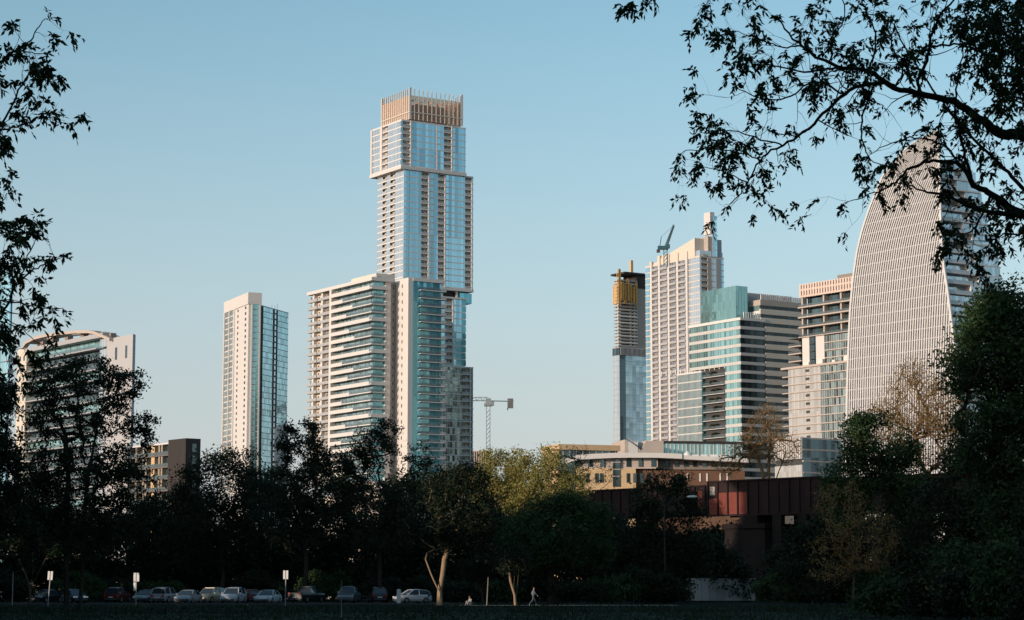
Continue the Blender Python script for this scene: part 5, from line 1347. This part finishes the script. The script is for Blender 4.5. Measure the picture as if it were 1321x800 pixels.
MB().tube([(0, 0, 0), (0, 0, at(16, 738, 205).z)], [.05, .04], 8).build('post', M['taupe'], t); MB().tube([(0, 0, at(16, 738, 205).z), (0, 0, at(16, 738, 205).z + .06)], [.06, .02], 8).build('cap', M['steel'], t)

# ================================================================== cars
CARS = {   # stations along x (front is +x): x, belt height; then cabin stations x, roof height
    'hatchback': dict(L=4.1, W=1.74, belt=[(-2.05, .62), (-1.9, .9), (-.9, .93), (.75, .90), (1.5, .82), (1.9, .66), (2.05, .5)], cab=[(-1.95, .92), (-1.55, 1.38), (-.6, 1.50), (.2, 1.46), (1.1, .9)]),
    'sedan': dict(L=4.7, W=1.8, belt=[(-2.35, .6), (-2.2, .92), (-1.3, .96), (.9, .92), (1.8, .82), (2.2, .66), (2.35, .5)], cab=[(-1.75, .95), (-.95, 1.38), (-.3, 1.45), (.3, 1.41), (1.15, .92)]),
    'suv': dict(L=4.6, W=1.86, belt=[(-2.3, .7), (-2.2, 1.02), (-1.2, 1.04), (.8, 1.03), (1.8, .98), (2.2, .8), (2.3, .6)], cab=[(-2.15, 1.03), (-1.95, 1.62), (-.8, 1.72), (.3, 1.66), (1.05, 1.02)]),
    'pickup': dict(L=5.6, W=1.95, belt=[(-2.8, .9), (-2.75, 1.12), (-.5, 1.12), (1.3, 1.1), (2.4, 1.05), (2.72, .85), (2.8, .65)], cab=[(-.75, 1.12), (-.6, 1.78), (.2, 1.84), (.7, 1.78), (1.35, 1.1)]),
}
def car_master(kind, paint):
    c = CARS[kind]; w = c['W'] / 2
    t = thing('parked_car', 'x', 'car')
    rings = []
    for i, (x, zb) in enumerate(c['belt']):
        k = .88 if i in (0, len(c['belt']) - 1) else .97 if i in (1, len(c['belt']) - 2) else 1
        lo = .3 if i in (0, len(c['belt']) - 1) else .22
        rings.append([(x, -w * k * .9, lo), (x, -w * k, lo + .2), (x, -w * k, zb * .8), (x, -w * k * .93, zb), (x, w * k * .93, zb), (x, w * k, zb * .8), (x, w * k, lo + .2), (x, w * k * .9, lo)])
    MB().ring_loft(rings).build('body', paint, t, smooth=False)
    cab = c['cab']; zb = cab[0][1]
    wl = lambda z: w * (.93 - .24 * (z - zb) / max(.1, max(q[1] for q in cab) - zb))
    # glasshouse: dark glass with a painted roof skin and pillars
    rings = [[(x, -w * .9, zb - .02), (x, -wl(z), z - .03), (x, wl(z), z - .03), (x, w * .9, zb - .02)] for x, z in cab]
    MB().ring_loft(rings).build('window', M['carglass'], t)
    mb = MB(); mid = cab[1:-1]
    mb.ring_loft([[(x, -wl(z) - .012, z - .06), (x, -wl(z) * .8, z + .015), (x, wl(z) * .8, z + .015), (x, wl(z) + .012, z - .06)] for x, z in mid])
    for sgn in (-1, 1):
        for (xa, za), (xb, zb_) in ((cab[0], cab[1]), (cab[-1], cab[-2])): mb.beam((xa, sgn * (wl(za) - .02), za), (xb, sgn * (wl(zb_)), zb_ - .03), .09)
        xm = cab[2][0] + .15; mb.beam((xm, sgn * w * .915, zb), (xm, sgn * (wl(cab[2][1]) + .005), cab[2][1] - .04), .08)
    mb.build('roof', paint, t)
    r = .33 if kind in ('hatchback', 'sedan') else .38
    for sx in (-1, 1):
        for sy in (-1, 1):
            x = sx * c['L'] * .29; y = sy * (w - .1)
            ty = MB().ring_loft([[(x + q * math.cos(a), y + o_, r + q * math.sin(a)) for a in (i * math.pi / 8 for i in range(16))] for q, o_ in ((r * .9, -.115), (r, -.08), (r, .08), (r * .9, .115))]).build('wheel', M['tyre'], t)
            MB().ring_loft([[(x + r * .6 * math.cos(a), y + o_, r + r * .6 * math.sin(a)) for a in (i * math.pi / 6 for i in range(12))] for o_ in (-.125, .125)]).build('rim', M['rim'], ty)
    bx0, bx1 = c['belt'][0], c['belt'][-1]
    for sy in (-1, 1):
        y = sy * w * .7
        MB().box(bx1[0] - .25, bx1[0] - .03, y - .2, y + .2, .60, .74).build('headlight', M['headlight'], t)
        MB().box(bx0[0] - .04, bx0[0] + .2, y - .14, y + .14, bx0[1] + .02, bx0[1] + .2).build('taillight', M['taillight'], t)
        MB().box(cab[-1][0] - .25, cab[-1][0] - .1, sy * (w + .02), sy * (w + .16), zb, zb + .12).build('mirror', paint, t)
    MB().box(bx0[0] - .05, bx0[0] + .1, -w * .8, w * .8, .32, .5).build('bumper', M['dark'], t); MB().box(bx1[0] - .1, bx1[0] + .05, -w * .8, w * .8, .3, .46).build('bumper', M['dark'], t)
    MB().box(bx0[0] - .06, bx0[0] - .01, -.26, .26, .56, .67).build('number_plate', M['sign'], t)
    return t
def paint(name, col, metal=.3): return solid(name, col, .28, .02, 1, metal=metal, spec=.6)
PT = {'white': paint('white car paint', (.5, .51, .53), 0), 'silver': paint('silver car paint', (.3, .33, .36), .3), 'blue': paint('dark blue car paint', (.02, .06, .10)), 'black': paint('black car paint', (.012, .013, .015), .2),
      'tan': paint('beige car paint', (.45, .36, .24)), 'red': paint('dark red car paint', (.10, .012, .012)), 'grey': paint('grey car paint', (.14, .16, .17))}
G = 'cars parked under the trees'
for kind, col, px, D, yw, label in (
    ('hatchback', 'blue', 96, 240, -58, 'dark blue hatchback parked right of the leftmost sign'),
    ('sedan', 'black', 60, 246, 248, 'black saloon half hidden behind the leftmost sign'),
    ('suv', 'red', 152, 248, 80, 'dark red car with its tail light showing, left of the long plated sign'),
    ('sedan', 'grey', 190, 243, 258, 'low grey saloon behind the long plated sign'),
    ('suv', 'silver', 214, 240, 76, 'silver blue suv parked left of the silver saloon'),
    ('sedan', 'silver', 243, 232, 261, 'silver saloon parked between the silver blue suv and the beige suv'),
    ('suv', 'tan', 272, 240, 248, 'beige suv catching warm light, left of the white suv'),
    ('suv', 'white', 301, 236, 262, 'white suv parked nose out between the beige suv and the red hatchback'),
    ('hatchback', 'red', 324, 246, 110, 'dark red hatchback squeezed between the white suv and the white saloon'),
    ('sedan', 'white', 346, 230, 260, 'white saloon parked left of the straight posted sign'),
    ('pickup', 'black', 396, 246, 66, 'black pickup with a red tail light right of the straight posted sign'),
    ('pickup', 'grey', 450, 248, 265, 'grey pickup with a pale rear window in deep shade'),
    ('suv', 'black', 487, 247, 100, 'black suv with a red tail light left of the white hatchback'),
    ('hatchback', 'white', 532, 236, 212, 'small white hatchback beside the white bollard'),
):
    key = (kind, col)
    t = car_master(kind, PT[col]); t.location = ground(px, D) + Vector((0, 0, .006 if px < 560 else 0)); t.rotation_euler = (0, 0, R_(yw)); t['label'] = label; t['group'] = G

# ================================================================== people
def skin_figure(name, label, loc, rz, joints, edges, mats, hairs):
    t = thing(name, label, 'person', loc, rz)
    me = bpy.data.meshes.new('body'); me.from_pydata([j[0] for j in joints], edges, [])
    o = bpy.data.objects.new('body', me); COL.objects.link(o); o.parent = t
    sk = o.modifiers.new('skin', 'SKIN'); sk.use_smooth_shade = True
    for v, j in zip(me.skin_vertices[0].data, joints): v.radius = j[1] if isinstance(j[1], tuple) else (j[1], j[1]); v.use_root = False
    me.skin_vertices[0].data[0].use_root = True
    ss = o.modifiers.new('sub', 'SUBSURF'); ss.levels = 2; ss.render_levels = 2
    me.materials.append(mats)
    for nm, mb, m in hairs: mb.build(nm, M[m] if isinstance(m, str) else m, t, smooth=True)
    return t
def clothes_mat(name, skin, top, low, z_waist, z_neck, z_ankle, shoe=(.4, .4, .4)):
    m, nt, out = new_mat(name); p = pbsdf(nt, out, top, .85)
    tc = N(nt, 'ShaderNodeTexCoord'); sx = N(nt, 'ShaderNodeSeparateXYZ'); nt.links.new(tc.outputs['Object'], sx.inputs[0])
    def gt(v):
        n = N(nt, 'ShaderNodeMath', operation='GREATER_THAN'); n.inputs[1].default_value = v; nt.links.new(sx.outputs[2], n.inputs[0]); return n.outputs[0]
    c = mix_col(nt, gt(z_ankle), shoe, low); c = mix_col(nt, gt(z_waist), c, top); c = mix_col(nt, gt(z_neck), c, skin)
    nt.links.new(c, p.inputs['Base Color']); return m
def ellip(c, r, n=10, m=7):
    return MB().ring_loft([[(c[0] + r[0] * math.sin(a) * math.cos(b_), c[1] + r[1] * math.sin(a) * math.sin(b_), c[2] + r[2] * math.cos(a)) for b_ in (i * 2 * math.pi / n for i in range(n))] for a in (math.pi * (.04 + .92 * k / m) for k in range(m + 1))])
M['hair'] = solid('dark hair', (.03, .02, .015), .8, .2, 20); M['skin'] = solid('skin', (.45, .28, .2), .6, .05, 10)
# walking: x is forward
J = [((0, 0, .95), (.15, .12)), ((0, 0, 1.12), (.15, .11)), ((.02, 0, 1.32), (.19, .12)), ((.03, 0, 1.44), (.12, .09)), ((.05, 0, 1.52), .055), ((.07, 0, 1.62), (.085, .095)), ((.07, 0, 1.70), (.075, .085)),
     ((.02, .19, 1.39), .06), ((-.10, .24, 1.15), .045), ((.02, .25, .92), .036), ((.06, .25, .84), .03),
     ((.02, -.19, 1.39), .06), ((.10, -.24, 1.15), .045), ((.28, -.22, 1.0), .036), ((.35, -.20, .97), .03),
     ((.02, .09, .88), .095), ((.20, .10, .50), .065), ((.30, .10, .10), .045), ((.38, .10, .05), .04), ((.48, .11, .04), .03),
     ((-.02, -.09, .88), .095), ((-.10, -.10, .50), .065), ((-.42, -.10, .16), .045), ((-.44, -.10, .08), .04), ((-.36, -.10, .03), .03)]
E = [(0, 1), (1, 2), (2, 3), (3, 4), (4, 5), (5, 6), (2, 7), (7, 8), (8, 9), (9, 10), (2, 11), (11, 12), (12, 13), (13, 14), (0, 15), (15, 16), (16, 17), (17, 18), (18, 19), (0, 20), (20, 21), (21, 22), (22, 23), (23, 24)]
def hand(p, d):
    mb = MB(); p = Vector(p)
    mb.tube([p, p + Vector((.02, 0, -.07))], [.032, .03], 6)
    for k, l in enumerate((.06, .075, .07, .055)):
        q = p + Vector((.035 - k * .018, d * .01, -.07)); mb.tube([q, q + Vector((.012, 0, -l * .6)), q + Vector((.002, -d * .01, -l))], [.009, .008, .006], 5)
    mb.tube([p + Vector((.02, 0, -.02)), p + Vector((.05, -d * .01, -.055)), p + Vector((.05, -d * .015, -.08))], [.011, .009, .007], 5)
    return mb
hx = .07
feat = [('hair', ellip((hx - .02, 0, 1.69), (.105, .095, .09)), 'hair'), ('hand', hand((.07, .25, .83), 1), 'skin'), ('hand', hand((.36, -.2, .96), -1), 'skin'),
        ('nose', ellip((hx + .10, 0, 1.63), (.02, .013, .022), 6, 4), 'skin'), ('ear', ellip((hx, .088, 1.63), (.02, .01, .03), 6, 4), 'skin'), ('ear', ellip((hx, -.088, 1.63), (.02, .01, .03), 6, 4), 'skin'),
        ('eye', ellip((hx + .088, .032, 1.655), (.01, .012, .008), 6, 4), 'dark'), ('eye', ellip((hx + .088, -.032, 1.655), (.01, .012, .008), 6, 4), 'dark'), ('mouth', ellip((hx + .09, 0, 1.59), (.008, .025, .006), 6, 4), 'taillight')]
skin_figure('person', 'person in pale grey clothes walking to the right along the pale path', ground(688, 207), R_(18), J, E, clothes_mat('pale walking clothes', (.45, .28, .2), (.17, .19, .21), (.11, .13, .15), 1.0, 1.47, .09, (.5, .5, .5)), feat)
J2 = [((0, 0, .16), (.16, .14)), ((.04, 0, .34), (.15, .12)), ((.09, 0, .52), (.18, .12)), ((.12, 0, .62), (.11, .09)), ((.15, 0, .70), .055), ((.18, 0, .79), (.085, .095)), ((.18, 0, .87), (.075, .08)),
      ((.08, .18, .58), .058), ((.18, .22, .36), .045), ((.38, .14, .30), .035), ((.08, -.18, .58), .058), ((.18, -.22, .36), .045), ((.38, -.14, .30), .035),
      ((.06, .10, .15), .1), ((.42, .14, .42), .068), ((.52, .13, .08), .045), ((.64, .14, .04), .03), ((.06, -.10, .15), .1), ((.42, -.14, .42), .068), ((.52, -.13, .08), .045), ((.64, -.14, .04), .03)]
E2 = [(0, 1), (1, 2), (2, 3), (3, 4), (4, 5), (5, 6), (2, 7), (7, 8), (8, 9), (2, 10), (10, 11), (11, 12), (0, 13), (13, 14), (14, 15), (15, 16), (0, 17), (17, 18), (18, 19), (19, 20)]
skin_figure('person', 'small figure in a pale top sitting low at the left end of the pale path', ground(607.5, 209), R_(-140), J2, E2, clothes_mat('pale sitting clothes', (.45, .26, .18), (.38, .36, .35), (.3, .29, .28), .12, .64, .0),
            [('hair', ellip((.16, 0, .86), (.105, .1, .09)), 'rust'), ('hand', hand((.38, .14, .3), 1), 'skin'), ('hand', hand((.38, -.14, .3), -1), 'skin'), ('nose', ellip((.28, 0, .8), (.02, .013, .02), 6, 4), 'skin')])

# ================================================================== unseen tall wood, added left of the camera to shade the park
rng = np.random.default_rng(5)
S = np.array(SUNV)
WX = -72.0
ys = np.arange(-300, 292, 1.5); zz = np.arange(1.0, 52, 1.5)
C = []
for lay in range(3):
    gy, gz = np.meshgrid(ys, zz); n = gy.size
    c = np.stack([np.full(n, WX - lay * 5.0) + rng.normal(0, 1.0, n), gy.ravel() + rng.normal(0, .4, n), gz.ravel() + rng.normal(0, .4, n)], 1)
    top = 47 + 2.5 * np.sin(c[:, 1] * .11 + lay) + 1.6 * np.sin(c[:, 1] * .37)
    C.append(c[c[:, 2] < top])
C = np.concatenate(C)
def bD(px):
    d = ray(px, 640); n_ = Vector((-ub.y, ub.x)); return d.y * (A.x * n_.x + A.y * n_.y) / (d.x * n_.x + d.y * n_.y)
gaps = []          # holes cut in the added wood so the sun lights chosen spots
def gap(px, py, D, r): gaps.append((np.array(at(px, py, D)), r))
for px, py, D, r in ((553, 735, 205, .7), (557, 742, 205, .7), (562, 752, 205, .6), (573, 728, 205, .6), (571, 742, 205, .6), (567, 762, 205, .5),
                     (659, 742, 206, .6), (668, 742, 206, .6), (664, 755, 206, .6), (664, 768, 206, .6), (665, 776, 206, .5), (636, 779.6, 208, .5), (646, 779.6, 208, .5), (656, 779.6, 208, .5),
                     (62, 741, 193, .5), (62.5, 760, 193, .3), (175.5, 744, 203, .6), (368, 741, 200, .5), (352, 728, 255, 1.4), (355, 738, 255, 1.2), (456, 722, 256, .5),
                     (275, 766, 240, .8), (302, 768, 236, .7), (325, 770, 246, .5), (242, 772, 232, .4), (184, 774, 243, .4), (68, 774, 246, .4), (446, 772, 248, .3), (526, 765, 236, .6),
                     (930, 648, bD(930), .8), (942, 648, bD(942), .8), (951, 648, bD(951), .6), (925, 634, bD(925), .3), (906, 652, bD(906), .4),
                     (606, 776, 209, .3), (1255, 410, 120, 1.1), (1262, 425, 120, .8), (1248, 440, 120, .6), (642, 610, 298, 6.5), (622, 628, 298, 5), (662, 632, 298, 6), (690, 608, 296, 6.5), (705, 630, 296, 6), (735, 630, 296, 5), (680, 648, 296, 6), (598, 640, 205, 2.2), (612, 655, 205, 1.8), (590, 625, 205, 1.8), (630, 665, 205, 1.3), (1135, 560, 205, 1.2), (1320, 776, 120, .5)):
    gap(px, py, D, r)
keep = np.ones(len(C), bool)
for p, r in gaps:
    v = C - p; al = v @ S; d = np.linalg.norm(v - al[:, None] * S, axis=1); keep &= ~((d < r + 1.3) & (al > 0))
C = C[keep]
B_ = []
for (xa, ya, xb, yb, hh) in ((-72, -30, 62, -30, 46), (62, -30, 90, 330, 44)):       # unseen tree belts added behind and right to cut sky light
    for lay in range(2):
        m = int(math.hypot(xb - xa, yb - ya) / 2.2); gx, gz = np.meshgrid(np.linspace(0, 1, m), np.arange(1, hh, 2.0)); k = gx.size; gx = gx.ravel(); gz = gz.ravel()
        B_.append(np.stack([xa + (xb - xa) * gx + rng.normal(0, 1.4, k) + lay * 4, ya + (yb - ya) * gx + rng.normal(0, 1.4, k) - lay * 4, gz * (1 + .12 * np.sin(gx * 60 + lay)) + rng.normal(0, .6, k)], 1))
B_ = np.concatenate(B_); nc = len(C); C = np.concatenate([C, B_])
n = len(C); Nn = rand_unit(rng, n) * .35 + np.array([S[0], S[1], .1]); Nn /= np.linalg.norm(Nn, axis=1)[:, None]
U = np.cross(Nn, (0, 0, 1.0)); U /= np.linalg.norm(U, axis=1)[:, None]; W_ = np.cross(Nn, U); h = np.where(np.arange(n) < nc, 1.45, 1.7)[:, None]
v = np.stack([C - U * h, C - W_ * h, C + U * h, C + W_ * h], 1).reshape(-1, 3)
w = np_mesh('shade_wood', v, np.arange(n * 4).reshape(n, 4), M['leaf_dark'])
tag(w, 'unseen tall wood added beside and behind the camera to shade the park', kind='stuff')

# ================================================================== sky, sun, view
wd = bpy.data.worlds.new('World'); sc.world = wd; wd.use_nodes = True
nt = wd.node_tree; nt.nodes.clear()
out = nt.nodes.new('ShaderNodeOutputWorld'); bg = nt.nodes.new('ShaderNodeBackground'); sky = nt.nodes.new('ShaderNodeTexSky')
sky.sky_type = 'NISHITA'; sky.sun_disc = False; sky.sun_elevation = SUN_EL; sky.sun_rotation = math.atan2(SUN_AZ[0], SUN_AZ[1])
sky.altitude = 150; sky.air_density = SKY_AIR; sky.dust_density = SKY_DUST; sky.ozone_density = SKY_OZ
hs = nt.nodes.new('ShaderNodeHueSaturation'); hs.inputs['Saturation'].default_value = SKY_SAT; hs.inputs['Hue'].default_value = SKY_HUE
veil = nt.nodes.new('ShaderNodeMix'); veil.data_type = 'RGBA'; veil.inputs[7].default_value = (2.85, 3.0, 3.35, 1)
tc = nt.nodes.new('ShaderNodeTexCoord'); sz = nt.nodes.new('ShaderNodeSeparateXYZ'); nt.links.new(tc.outputs['Generated'], sz.inputs[0])
mr = nt.nodes.new('ShaderNodeMapRange'); mr.interpolation_type = 'SMOOTHSTEP'; mr.inputs[1].default_value = .30; mr.inputs[2].default_value = 0.0; mr.inputs[3].default_value = 0; mr.inputs[4].default_value = .7      # low haze band along the horizon
nt.links.new(sz.outputs[2], mr.inputs[0]); nt.links.new(mr.outputs[0], veil.inputs[0])
nt.links.new(sky.outputs[0], hs.inputs['Color']); nt.links.new(hs.outputs[0], veil.inputs[6]); nt.links.new(veil.outputs[2], bg.inputs[0]); bg.inputs[1].default_value = SKY_STR
nt.links.new(bg.outputs[0], out.inputs[0])
sl = bpy.data.lights.new('sun', 'SUN'); sl.energy = SUN_STR; sl.angle = R_(.5); sl.color = (1.0, .83, .69)
so = bpy.data.objects.new('sun', sl); COL.objects.link(so); so.rotation_euler = (-SUNV).to_track_quat('-Z', 'Y').to_euler(); so.location = (-200, -200, 300)
sc.view_settings.view_transform = 'Standard'; sc.view_settings.look = 'None'; sc.view_settings.exposure = EXPO; sc.view_settings.gamma = 1
sc.render.engine = 'CYCLES'
cy = sc.cycles; cy.max_bounces = 6; cy.diffuse_bounces = 2; cy.glossy_bounces = 3; cy.transmission_bounces = 4; cy.transparent_max_bounces = 8
cy.use_denoising = True
